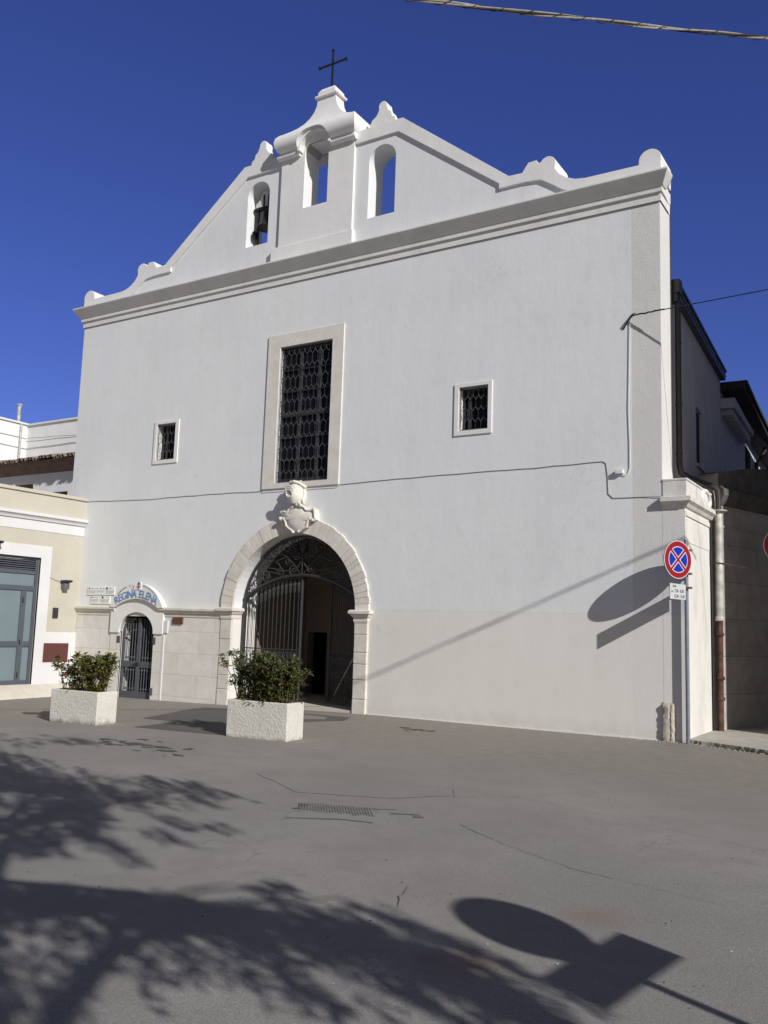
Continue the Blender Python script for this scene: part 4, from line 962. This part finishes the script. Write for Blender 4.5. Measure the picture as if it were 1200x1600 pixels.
# tar seams round the cover
for poly in ([(-.36, -7.62), (-.15, -7.5), (-.02, -7.62), (-.1, -7.66), (-.17, -7.56), (-.34, -7.66)], [(-1.15, -8.0), (-1.1, -7.85), (-.4, -7.45), (-.4, -7.48), (-1.05, -7.86), (-1.1, -8.0)], [(-.95, -8.35), (-.55, -8.1), (-.25, -8.05), (-.25, -8.08), (-.55, -8.14), (-.95, -8.4)]):
    sheet('tar_seam', poly, .006, M['seam'], .1, .006)

def seam(pts, wd_, seed):
    rnd = random.Random(seed); L_ = []
    for i in range(len(pts)-1):
        a, b_ = Vector((*pts[i], 0)), Vector((*pts[i+1], 0)); k = max(2, int((b_-a).length/.05)); nrm_ = Vector((-(b_-a).y, (b_-a).x, 0)).normalized()
        for t in range(k): L_.append(a.lerp(b_, t/k)+nrm_*rnd.gauss(0, .008))
    w = MB(); vs = []
    for i, p in enumerate(L_):
        d = (L_[min(i+1, len(L_)-1)]-L_[max(i-1, 0)]).normalized(); nn_ = Vector((-d.y, d.x, 0)); q = wd_*rnd.uniform(.25, 1.1)*(0 if i in (0, len(L_)-1) else 1)
        for sg in (1, -1): c_ = p+nn_*q*sg; vs.append((c_.x, c_.y, gz(c_.x, c_.y)+.0062))
    w.add(vs, [(i*2, i*2+1, i*2+3, i*2+2) for i in range(len(L_)-1)], M['seam']); tag(w.build('tar_seam'), kind='structure')
seam([(.30, -7.62), (1.0, -8.1), (1.62, -8.42), (2.9, -8.68), (4.5, -9.2)], .004, 1)
seam([(.90, -9.45), (.98, -9.7), (1.12, -9.95)], .004, 2)
seam([(-.28, -6.62), (-.03, -6.13), (.4, -6.14), (1.5, -6.51), (2.6, -6.91), (4.5, -7.6)], .003, 3)
seam([(-2.62, -6.75), (-1.6, -6.43), (-.52, -6.12), (-.22, -6.66)], .004, 4)
seam([(-3.4, -2.3), (-2.2, -2.0), (-1.1, -1.7), (-.2, -1.3)], .004, 5)
seam([(-9.5, -3.9), (-8.3, -3.1), (-7.4, -3.0)], .005, 6)
w = MB(); rnd = random.Random(41)
for i in range(300):
    t = rnd.random()**1.6; y = -12+11.4*(1-t)*rnd.random()+rnd.random()*1.2; x = rnd.uniform(-9, 3.2) if y > -7 else rnd.uniform(-4, 3.2)
    r = rnd.uniform(.002, .007)*(1.25 if y > -6 else 1); z = gz(x, y)+.006; a = rnd.uniform(0, 6.28); m_ = M[rnd.choice(['patch', 'patch', 'pebble', 'soil'])]
    e1 = Vector((cos(a), sin(a), 0))*r*rnd.uniform(1, 2); e2 = Vector((-sin(a), cos(a), 0))*r*rnd.uniform(.5, 1); c_ = Vector((x, y, z))
    w.add([c_+e1, c_+e2, c_-e1, c_-e2, c_+Vector((0, 0, r*.7))], [(0, 1, 4), (1, 2, 4), (2, 3, 4), (3, 0, 4)], m_)
tag(w.build('grit'), 'scattered grit and dry crumbs lying on the asphalt', 'grit', kind='stuff')

# ------------------------------------------------------------------ planters and shrubs
def leafq(w, p, d, up, l, wd_, m, curl=.25):
    d = d.normalized(); sd = d.cross(up)
    if sd.length < 1e-4: sd = d.orthogonal()
    sd.normalize(); n_ = sd.cross(d)
    a = p; m1 = p+d*l*.45; e = p+d*l-n_*l*curl*.5
    q = [a, m1+sd*wd_*.5+n_*l*.07, m1-n_*.0, m1-sd*wd_*.5+n_*l*.07, e, p+d*l*.78+sd*wd_*.33-n_*l*curl*.12+n_*l*.04, p+d*l*.78-sd*wd_*.33-n_*l*curl*.12+n_*l*.04, p+d*l*.78-n_*l*curl*.15]
    w.add(q, [(0, 2, 1), (0, 3, 2), (1, 2, 7, 5), (2, 3, 6, 7), (5, 7, 4), (7, 6, 4)], m)
def planter(cx, cy, th, lx, ly, hgt, label):
    z0 = gz(cx, cy); t = thing('planter', label, 'planter', (cx, cy, z0), 'white concrete planters in front of the church')
    ct, st = cos(th), sin(th); R = lambda a, b_, z: (cx+a*ct-b_*st, cy+a*st+b_*ct, z0+z)
    w = MB(); ws = .06; rings = [(lx/2-.012, ly/2-.012, -.05), (lx/2, ly/2, .04), (lx/2, ly/2, hgt), (lx/2-ws, ly/2-ws, hgt), (lx/2-ws, ly/2-ws, hgt-.12)]
    vs = [R(sx*a, sy*b_, z) for a, b_, z in rings for sx, sy in ((-1, -1), (1, -1), (1, 1), (-1, 1))]
    fs = [(i*4+j, i*4+(j+1) % 4, i*4+4+(j+1) % 4, i*4+4+j) for i in range(4) for j in range(4)]+[(0, 3, 2, 1)]
    w.add(vs, fs, M['planter']); w.build('tub', t, bevel=.014)
    w = MB(); a, b_ = lx/2-ws+.004, ly/2-ws+.004; w.add([R(-a, -b_, hgt-.06), R(a, -b_, hgt-.06), R(a, b_, hgt-.06), R(-a, b_, hgt-.06)], [(0, 1, 2, 3)], M['soil']); w.build('soil', t)
    return R, z0
def shrub(R, base, spread, hgt, nst, lm, label, seed, lsize, gapfn, flower=False):
    rnd = random.Random(seed); root = thing('shrub', label, 'shrub', R(0, 0, base), 'shrubs in the white planters')
    ws = MB(); wl = MB(); tips = []
    for i in range(nst):
        a0 = rnd.uniform(-spread[0]*.75, spread[0]*.75); b0 = rnd.uniform(-spread[1]*.5, spread[1]*.5)
        a1 = a0*1.15+rnd.gauss(0, .13); b1 = b0*1.3+rnd.gauss(0, .14); a1 = max(-spread[0]*.98, min(spread[0]*1.05, a1)); b1 = max(-spread[1]*1.1, min(spread[1]*1.1, b1))
        hh = gapfn(a1, rnd)*hgt*rnd.uniform(.45, 1.0)**.7
        p0 = Vector(R(a0, b0, base-.07)); p1 = Vector(R((a0+a1)/2, (b0+b1)/2, base+hh*.55)); p2 = Vector(R(a1, b1, base+hh))
        ws.tube([p0, p1, p2], [.007, .0055, .003], M['bark'], 5)
        for j in range(rnd.randint(5, 8)):
            t = rnd.uniform(.12, 1.0) if j else 1.0
            q = p0.lerp(p1, t*2) if t < .5 else p1.lerp(p2, t*2-1)
            tw = Vector((rnd.gauss(0, 1), rnd.gauss(0, 1), rnd.uniform(-.2, .9))).normalized()*rnd.uniform(.03, .11) if j else Vector((0, 0, .02))
            e = q+tw; ws.tube([q, e], .0025, M['bark'], 4)
            nl = rnd.randint(8, 12)
            for k in range(nl):
                az = k*2.4+rnd.uniform(-.4, .4); el = rnd.uniform(-.35, .8)
                d = Vector((cos(az)*cos(el), sin(az)*cos(el), sin(el)))
                leafq(wl, e-tw*rnd.uniform(0, .55)+d*.005, d, Vector((0, 0, 1))+d*.3, lsize*rnd.uniform(.65, 1.15), lsize*rnd.uniform(.36, .5), lm, rnd.uniform(.1, .5))
    ws.build('stems', root); wl.build('foliage', root)
    if flower:
        w = MB(); c_ = Vector(R(-.17, -.26, base+.26))
        for k in range(6): 
            a = k*pi/3; leafq(w, c_, Vector((cos(a), -.4, sin(a))), Vector((0, -1, 0)), .035, .03, M['flower'])
        w.build('flower', root)
    return root
R1, _ = planter(-4.59, -4.20, radians(4), 1.06, .43, .525, 'white stucco planter standing before the arched portal, larger in view')
shrub(R1, .5, (.60, .30), .72, 100, M['leafB'], 'dark laurel shrub with a few yellow leaves in the planter before the portal', 21, .078, lambda a, rnd: (1.0 if a < -.05 else .93-.35*max(0, a-.15)) if rnd.random() < .9 else .6)
R0, _ = planter(-8.13, -4.50, radians(4), 1.04, .44, .52, 'white stucco planter with a dirt-stained base in front of the small iron door')
def gap0(a, rnd):
    if -.28 < a < -.08 and rnd.random() < .75: return .95
    return 1.0 if a > -.05 else .62+.35*rnd.random()
shrub(R0, .5, (.50, .28), .61, 54, M['leafA'], 'glossy green shrub with one red flower in the planter before the small iron door', 33, .088, gap0, True)

# ------------------------------------------------------------------ yellow house on the left
yb = thing('yellow_house', 'low cream yellow house with white bands and a grey glazed door', 'house', (-13.9, -3, .1))
YX = -13.9; YMP = lambda a, b, c: (YX+c, a, b)
DY1, DZ0, DZ1 = -1.17, .105, 2.99; Y0 = -7.5
w = MB(); w.prism([(Y0, -.3), (0, -.3), (0, 4.47), (Y0, 4.47)], 0, -.4, M['yellow'], [[(-3.6, DZ0), (DY1, DZ0), (DY1, DZ1), (-3.6, DZ1)]], YMP)
w.box((-22, -7.5, -.3), (YX-.401, -7.2, 4.4), M['yellow']); w.box((-22, -7.2, 4.2), (YX-.402, 0, 4.35), M['paving']); w.build('wall', yb)
w = MB(); w.prism([(Y0, 4.47), (-.002, 4.47), (-.002, 4.545), (Y0, 4.545)], .045, -.35, M['yellow'], mp=YMP); w.build('parapet_coping', yb, bevel=.008)
w = MB()
cpr = [(.012, 3.61), (.012, 3.845), (.05, 3.85), (.06, 3.88), (.10, 3.93), (.13, 3.94), (.13, 4.0), (.03, 4.03), (-.02, 4.03), (-.02, 3.61)]
w.prism([(d, z) for d, z in cpr], Y0, -.004, M['whitepaint'], mp=lambda a, b, c: (YX+a, c, b)); w.build('cornice_band', yb)
w = MB(); w.prism([(Y0, -.3), (Y0, 1.29), (-3.88, 1.29), (-3.88, 3.27), (-.885, 3.27), (-.885, 1.29), (-.003, 1.29), (-.003, -.3), (DY1, -.3), (DY1, DZ1), (-3.6, DZ1), (-3.6, -.3)], .012, -.05, M['whitepaint'], mp=YMP); w.build('door_surround', yb, bevel=.004)
w = MB(); AL = M['alu']; fx = -.06
def fr(y0, y1, z0, z1, d0=fx, d1=fx-.06, m=AL): w.prism([(y0, z0), (y1, z0), (y1, z1), (y0, z1)], d0, d1, m, mp=YMP)
fr(DY1-.075, DY1-.001, DZ0, DZ1-.001); fr(-3.599, -3.53, DZ0, DZ1-.001); fr(-3.53, DY1-.076, 2.94, DZ1-.002); fr(-3.53, DY1-.076, 2.60, 2.68); fr(-3.53, DY1-.076, 2.22, 2.33)
for yy in (-1.50, -2.55): fr(yy-.065, yy+.065, DZ0, 2.219)
fr(-3.53, -2.617, .105, .20); fr(-2.484, -1.566, .105, .20); fr(-1.434, DY1-.076, .105, .20)
for a, b_ in ((-3.53, -2.617), (-2.484, -1.566), (-1.434, DY1-.076)): fr(a, b_, .95, 1.07)
dr = w.build('glazed_door', yb, bevel=.004)
w = MB(); fr(-3.53, DY1-.076, .15, 2.6, fx-.03, fx-.045, M['frost']); w.build('pane', dr)
w = MB()
for k in range(5): fr(-3.53, DY1-.076, 2.70+k*.048, 2.722+k*.048, fx-.005, fx-.04)
fr(-3.53, DY1-.076, 2.69, 2.93, fx-.045, fx-.055, M['dark']); w.build('vent_louvre', dr)
for z in (.32, 1.05, 2.0): w = MB(); w.prism([(-1.53, z-.06), (-1.515, z-.06), (-1.515, z+.06), (-1.53, z+.06)], fx+.02, fx-.01, M['iron'], mp=YMP); w.build('hinge', dr)
w = MB(); fr(-.92, -.23, .60, 1.035, .03, -.01, M['cabinet']); w.build('meter_cabinet', yb, bevel=.006)
w = MB(); fr(-.74, -.60, 1.62, 1.86, .035, .0, M['sash']); w.build('intercom', yb, bevel=.006)
w = MB(); fr(-.715, -.625, 1.74, 1.83, .037, .0355, M['ink']); fr(-.715, -.625, 1.65, 1.71, .037, .0355, M['ink']); w.build('intercom_buttons', yb)
def wlamp(y, z, label):
    t = thing('wall_lamp', label, 'lamp', (YX, y, z), 'grey wall lamps on the cream house'); w = MB()
    w.prism([(0, .02), (.22, .05), (.24, .08), (.22, .10), (0, .09)], y-.09, y+.09, M['sash'], mp=lambda a, b, c: (YX+a, c, z+b)); w.build('hood', t, bevel=.01)
    w = MB(); w.prism([(.02, -.10), (.14, -.13), (.16, .03), (.02, .03)], y-.07, y+.07, M['signback'], mp=lambda a, b, c: (YX+a, c, z+b)); w.build('housing', t, bevel=.01)
    return t
wlamp(-.50, 2.42, 'small grey wall lamp right of the glazed door on the cream wall'); wlamp(-2.42, 3.17, 'small grey wall lamp above the glazed door at the left edge')
w = MB(); w.tube(wavy([(YX+.012, -.88, 2.56), (YX+.012, -.72, 2.50), (YX+.03, -.6, 2.48)], 4, .006, 4), .006, M['wallcable'], 5); tag(w.build('lamp_wire'), 'short wire leading to the wall lamp right of the glazed door', 'wire')
w = MB(); inn = [(-13.89, y) for y in (-8, -5.5, -4.4, -3.6, -2.6, -1.6, -.8, -.06)]
outp = [(-13.25, -8), (-13.25, -5.5), (-13.25, -4.4), (-13.27, -3.6), (-13.3, -2.6), (-13.4, -1.6), (-13.45, -.8), (-13.6, -.06)]
vs = [(x, y, .104) for x, y in inn]+[(x+.9*(a-x)-.0, y+.9*(b-y), gz(a, b)*.9+.0104+.035) for (x, y), (a, b) in zip(inn, outp)]+[(x, y, gz(x, y)-.02) for x, y in outp]
w.add(vs, [(k*8+i, k*8+i+1, k*8+9+i, k*8+8+i) for k in range(2) for i in range(7)], M['paving']); tag(w.build('pavement', smooth=True), kind='structure')

# ------------------------------------------------------------------ houses behind on the left
th_ = thing('tiled_house', 'old white house with a sagging clay tile eave behind the cream house', 'house', (-22, 5.3, 0))
TY = 5.3
w = MB(); w.prism([(-40, -.3), (-15, -.3), (-15, 6.95), (-40, 6.95)], TY, TY+.4, M['farwhite'], [[(-24.2, 5.2), (-23.2, 5.2), (-23.2, 6.30), (-24.2, 6.30)], [(-22.35, 4.9), (-21.35, 4.9), (-21.35, 5.93), (-22.35, 5.93)]]); w.build('wall', th_)
for x0, x1, z0, z1 in ((-24.2, -23.2, 5.2, 6.30), (-22.35, -21.35, 4.9, 5.93)):
    w = MB(); w.box((x0-.02, TY+.2, z0-.02), (x1+.02, TY+.25, z1+.02), M['dark']); w.box((x0, TY+.12, z1-.18), (x1, TY+.19, z1-.0), M['wood']); w.build('window', th_)
w = MB(); w.prism([(-.0, 6.62), (-.14, 6.70), (-.22, 6.83), (-.40, 6.88), (-.45, 7.0), (.3, 7.1), (.3, 6.62)], -40, -15, M['eave'], mp=lambda a, b, c: (c, TY+a, b)); w.build('eave', th_)
w = MB(); rnd = random.Random(6)
for i in range(130):
    x = -36+i*.155; dz = rnd.uniform(-.03, .03)
    vs = []; dy = rnd.uniform(-.08, .04)
    for yy, zz in ((TY-.55+dy, 6.99), (TY+2.5, 7.75)):
        for k in range(6): a = pi*k/5; vs.append((x+.095*cos(a), yy, zz+dz+.105*sin(a)))
        for k in range(5, -1, -1): a = pi*k/5; vs.append((x+.075*cos(a), yy, zz+dz+.08*sin(a)))
    fs = [(k, (k+1) % 12, 12+(k+1) % 12, 12+k) for k in range(12)]+[tuple(range(12))]
    w.add(vs, fs, M['tile'])
w.box((-36.5, TY-.38, 6.93), (-15, TY-.2, 6.99), M['tile']); w.add([(-36.5, TY-.3, 7.0), (-15, TY-.3, 7.0), (-15, TY+2.5, 7.72), (-36.5, TY+2.5, 7.72)], [(0, 1, 2, 3)], M['tile'])
w.build('roof', th_)
wh = thing('white_house', 'tall plain white building with a flat roof beyond the tiled house', 'house', (-29, 11, 0))
w = MB(); w.box((-30.3, 10, -.3), (-15, 16, 10.02), M['farwhite']); w.box((-36, -1, -.3), (-30.301, 16, 10.05), M['farwhite']); w.build('walls', wh)
w = MB(); w.box((-30.3, 9.93, 10.021), (-15, 16, 10.10), M['trim']); w.box((-36, -1, 10.051), (-30.22, 16, 10.13), M['trim']); w.build('roof_edge', wh)
w = MB(); w.tube(wavy([(-30.28, 1.5, 9.5), (-30.28, 9.9, 9.45)], 6, .01, 3), .012, M['wallcable'], 5); w.tube(wavy([(-30.28, 1.5, 9.0), (-30.28, 9.97, 9.0), (-26, 9.97, 9.02)], 6, .01, 3), .013, M['wallcable'], 5); w.tube(wavy([(-30.28, 9.9, 9.45), (-26, 9.97, 9.3)], 6, .01, 9), .012, M['wallcable'], 5); w.build('facade_wires', wh)
w = MB(); w.tube([(-30.45, 9.6, 7.5), (-30.45, 9.6, 10.85)], .085, M['galv'], 12); w.lathe((-30.45, 9.6, 10.85), [(.1, 0), (.13, .05), (.1, .1)], M['galv'], 12); w.tube([(-30.2, 9.6, 7.5), (-30.2, 9.6, 10.0)], .05, M['galv'], 8); w.build('flue', wh, smooth=True)

# ------------------------------------------------------------------ things outside the frame that shade it
oc_ = thing('corner_house', 'plain rendered corner house across the alley, outside the view, shading the right-hand walls', 'house', (9, 4, 0))
w = MB(); w.box((5.0, .17, -.3), (14, 3.7, 7.4), M['occl']); w.box((5.0, 3.701, -.3), (14, 22, 7.4), M['occl']); w.build('walls', oc_)
w = MB(); w.box((4.95, -1.62, 7.401), (5.55, .169, 12.2), M['occl']); w.box((4.95, .17, 7.401), (14, 3.7, 12.2), M['occl']); w.box((4.95, 3.701, 7.401), (14, 22, 10.55), M['occl']); w.build('upper_storey', oc_)
w = MB(); w.box((5.0, .2, 12.21), (13, 3.5, 12.4), M['tile']); w.build('roof', oc_)

# tree beside the camera: drooping foliage whose shadow falls on the road
tr = thing('tree', 'drooping leafy tree outside the view whose shadow falls across the road', 'tree', (7.5, -16.3, 0))
rnd = random.Random(11)
def inpoly(x, y, P):
    c_ = False; j = len(P)-1
    for i in range(len(P)):
        if (P[i][1] > y) != (P[j][1] > y) and x < (P[j][0]-P[i][0])*(y-P[i][1])/(P[j][1]-P[i][1])+P[i][0]: c_ = not c_
        j = i
    return c_
azd = Vector((.91, -.415, 0))
# (polygon on the ground, strands, min length, max length, height)
regions = [
    ([(-6.2, -7.4), (-4.0, -7.75), (-3.0, -7.35), (-2.35, -7.75), (-2.2, -8.3), (-2.6, -8.8), (-2.4, -9.3), (-1.7, -9.7), (-2.0, -10.4), (-5, -9.2)], 250, .2, .5, 4.9),
    ([(-8.6, -6.9), (-7.4, -6.0), (-6.3, -5.85), (-5.9, -6.3), (-6.6, -7.0)], 44, .2, .4, 5.9),
    ([(-2.5, -10.9), (-1.1, -10.85), (-.4, -10.45), (.15, -10.42), (.55, -10.15), (.55, -10.45), (.0, -10.75), (-.7, -11.1), (-1.6, -11.6)], 120, .12, .3, 3.6),
    ([(.1, -10.3), (.85, -9.75), (1.0, -9.9), (1.5, -10.15), (1.0, -10.6), (.5, -10.75)], 60, .2, .4, 3.6),
    ([(-1.0, -11.1), (-.35, -10.95), (.15, -11.35), (.5, -11.8), (.8, -12.1), (.4, -12.4), (-.6, -11.9)], 80, .12, .3, 3.6),
    ([(-.05, -9.75), (.25, -9.75), (.25, -10.1), (.0, -10.1)], 9, .1, .2, 3.6),
]
limbs = MB(); fol = MB(); base = Vector((7.5, -16.3, 0)); crown = Vector((7.4, -15.8, 3.4))
limbs.tube([base+Vector((0, 0, -.1)), base+Vector((-.08, .1, 1.2)), base+Vector((-.05, .3, 2.4)), crown], [.28, .22, .19, .15], M['bark'], 12)
def near_view(p, mg=.12):
    v = Vector(p)-CAM; d = v.dot(f)
    return d > .05 and abs(v.dot(rr)/d) < 600/1400+mg and abs(v.dot(uu)/d) < 800/1400+mg
def strand(S, hz, L):
    while hz < 9 and any(near_view(Vector((S[0], S[1], 0))+SUN*(hz/SUN.z)-Vector((0, 0, q))) for q in (-.2, 0, L*.5, L+.15)): hz += .2
    t = hz/SUN.z; top = Vector((S[0], S[1], 0))+SUN*t
    k = max(3, int(L/.07)); p = top.copy(); dr_ = Vector((rnd.gauss(0, .15), rnd.gauss(0, .15), -1)).normalized(); pts = [p.copy()]
    for i in range(k):
        p = p+dr_*(L/k); dr_ = (dr_+Vector((rnd.gauss(0, .06), rnd.gauss(0, .06), -.02))).normalized(); pts.append(p.copy())
        for q in range(4):
            a = rnd.uniform(0, 2*pi); d = Vector((cos(a), sin(a), -.7))
            leafq(fol, p, d, Vector((0, 0, 1)), rnd.uniform(.07, .12), rnd.uniform(.022, .036), M['leafT'])
    limbs.tube([pts[0], pts[len(pts)//2], pts[-1]], .004, M['bark'], 4)
    return top
for P, n_, l0, l1, hz in regions:
    bx0, bx1 = min(p[0] for p in P), max(p[0] for p in P); by0, by1 = min(p[1] for p in P), max(p[1] for p in P); tops = []
    while len(tops) < n_:
        x, y = rnd.uniform(bx0, bx1), rnd.uniform(by0, by1)
        if inpoly(x, y, P): tops.append(strand((x, y), hz+rnd.uniform(-.15, .2), rnd.uniform(l0, l1)))
    tops.sort(key=lambda v: (v-crown).length)
    for i in range(0, len(tops), 7):
        if near_view(tops[i], .3): continue
        e = tops[i]; mid = crown.lerp(tops[len(tops)//2], .55)+Vector((0, 0, .5)); limbs.tube([mid, e.lerp(mid, .4)+Vector((0, 0, .1)), e], [.02, .013, .005], M['bark'], 5)
    c0 = tops[len(tops)//2]; limbs.tube([crown, crown.lerp(c0, .3)+Vector((0, 0, .4)), crown.lerp(c0, .55)+Vector((0, 0, .5))], [.07, .045, .025], M['bark'], 6)
# long drooping streamers that cast the diagonal streaks of the foreground
for s0, L in (((.25, -10.65), .75), ((.38, -10.72), .8), ((.55, -10.6), .8), ((.72, -10.45), .9), ((.8, -10.4), .95), ((1.0, -10.35), .9), ((1.2, -10.3), .9), ((1.35, -10.2), .8), ((1.45, -10.1), .7), ((-.4, -10.9), .7), ((-.25, -10.85), .8), ((-.6, -11.05), .8), ((.05, -10.85), .35), ((.95, -10.5), .6), ((-1.3, -9.9), .4), ((-1.9, -8.9), .45), ((-1.6, -9.3), .4), ((-1.4, -8.9), .3)):
    for q in range(4): strand((s0[0]+rnd.gauss(0, .05), s0[1]+rnd.gauss(0, .05)), (3.6 if s0[0] > -1.2 else 4.9)+rnd.uniform(-.1, .1), L*rnd.uniform(.7, 1.1))
core = [(-1.25, -11.0), (-.75, -10.78), (-.3, -10.6), (.2, -10.52), (.65, -10.4), (1.05, -10.28), (1.45, -10.42), (1.9, -10.62), (2.3, -10.85)]
for i in range(len(core)-1):
    for q in range(44 if i < 6 else 26):
        t = rnd.random(); strand((core[i][0]+(core[i+1][0]-core[i][0])*t+rnd.gauss(0, .05), core[i][1]+(core[i+1][1]-core[i][1])*t+rnd.gauss(-.05, .07)), 3.6+rnd.uniform(-.1, .1), rnd.uniform(.1, .3))
core2 = [(-5.2, -8.4), (-4.2, -8.45), (-3.5, -8.5), (-3.0, -8.9), (-2.3, -9.6), (-1.9, -10.2)]
for i in range(len(core2)-1):
    for q in range(40):
        t = rnd.random(); strand((core2[i][0]+(core2[i+1][0]-core2[i][0])*t+rnd.gauss(0, .12), core2[i][1]+(core2[i+1][1]-core2[i][1])*t+rnd.gauss(0, .22)), 4.9+rnd.uniform(-.15, .15), rnd.uniform(.15, .4))
for L_, hz in ((core, 3.65), (core2, 5.6)): limbs.tube([Vector((x, y, 0))+SUN*(hz/SUN.z) for x, y in L_], [.035-.0035*k for k in range(len(L_))], M['bark'], 7)
assert not any(near_view(v, .0) for v in limbs.v+fol.v), [v for v in limbs.v+fol.v if near_view(v, .0)][:3]
limbs.build('trunk', tr); fol.build('crown', tr)
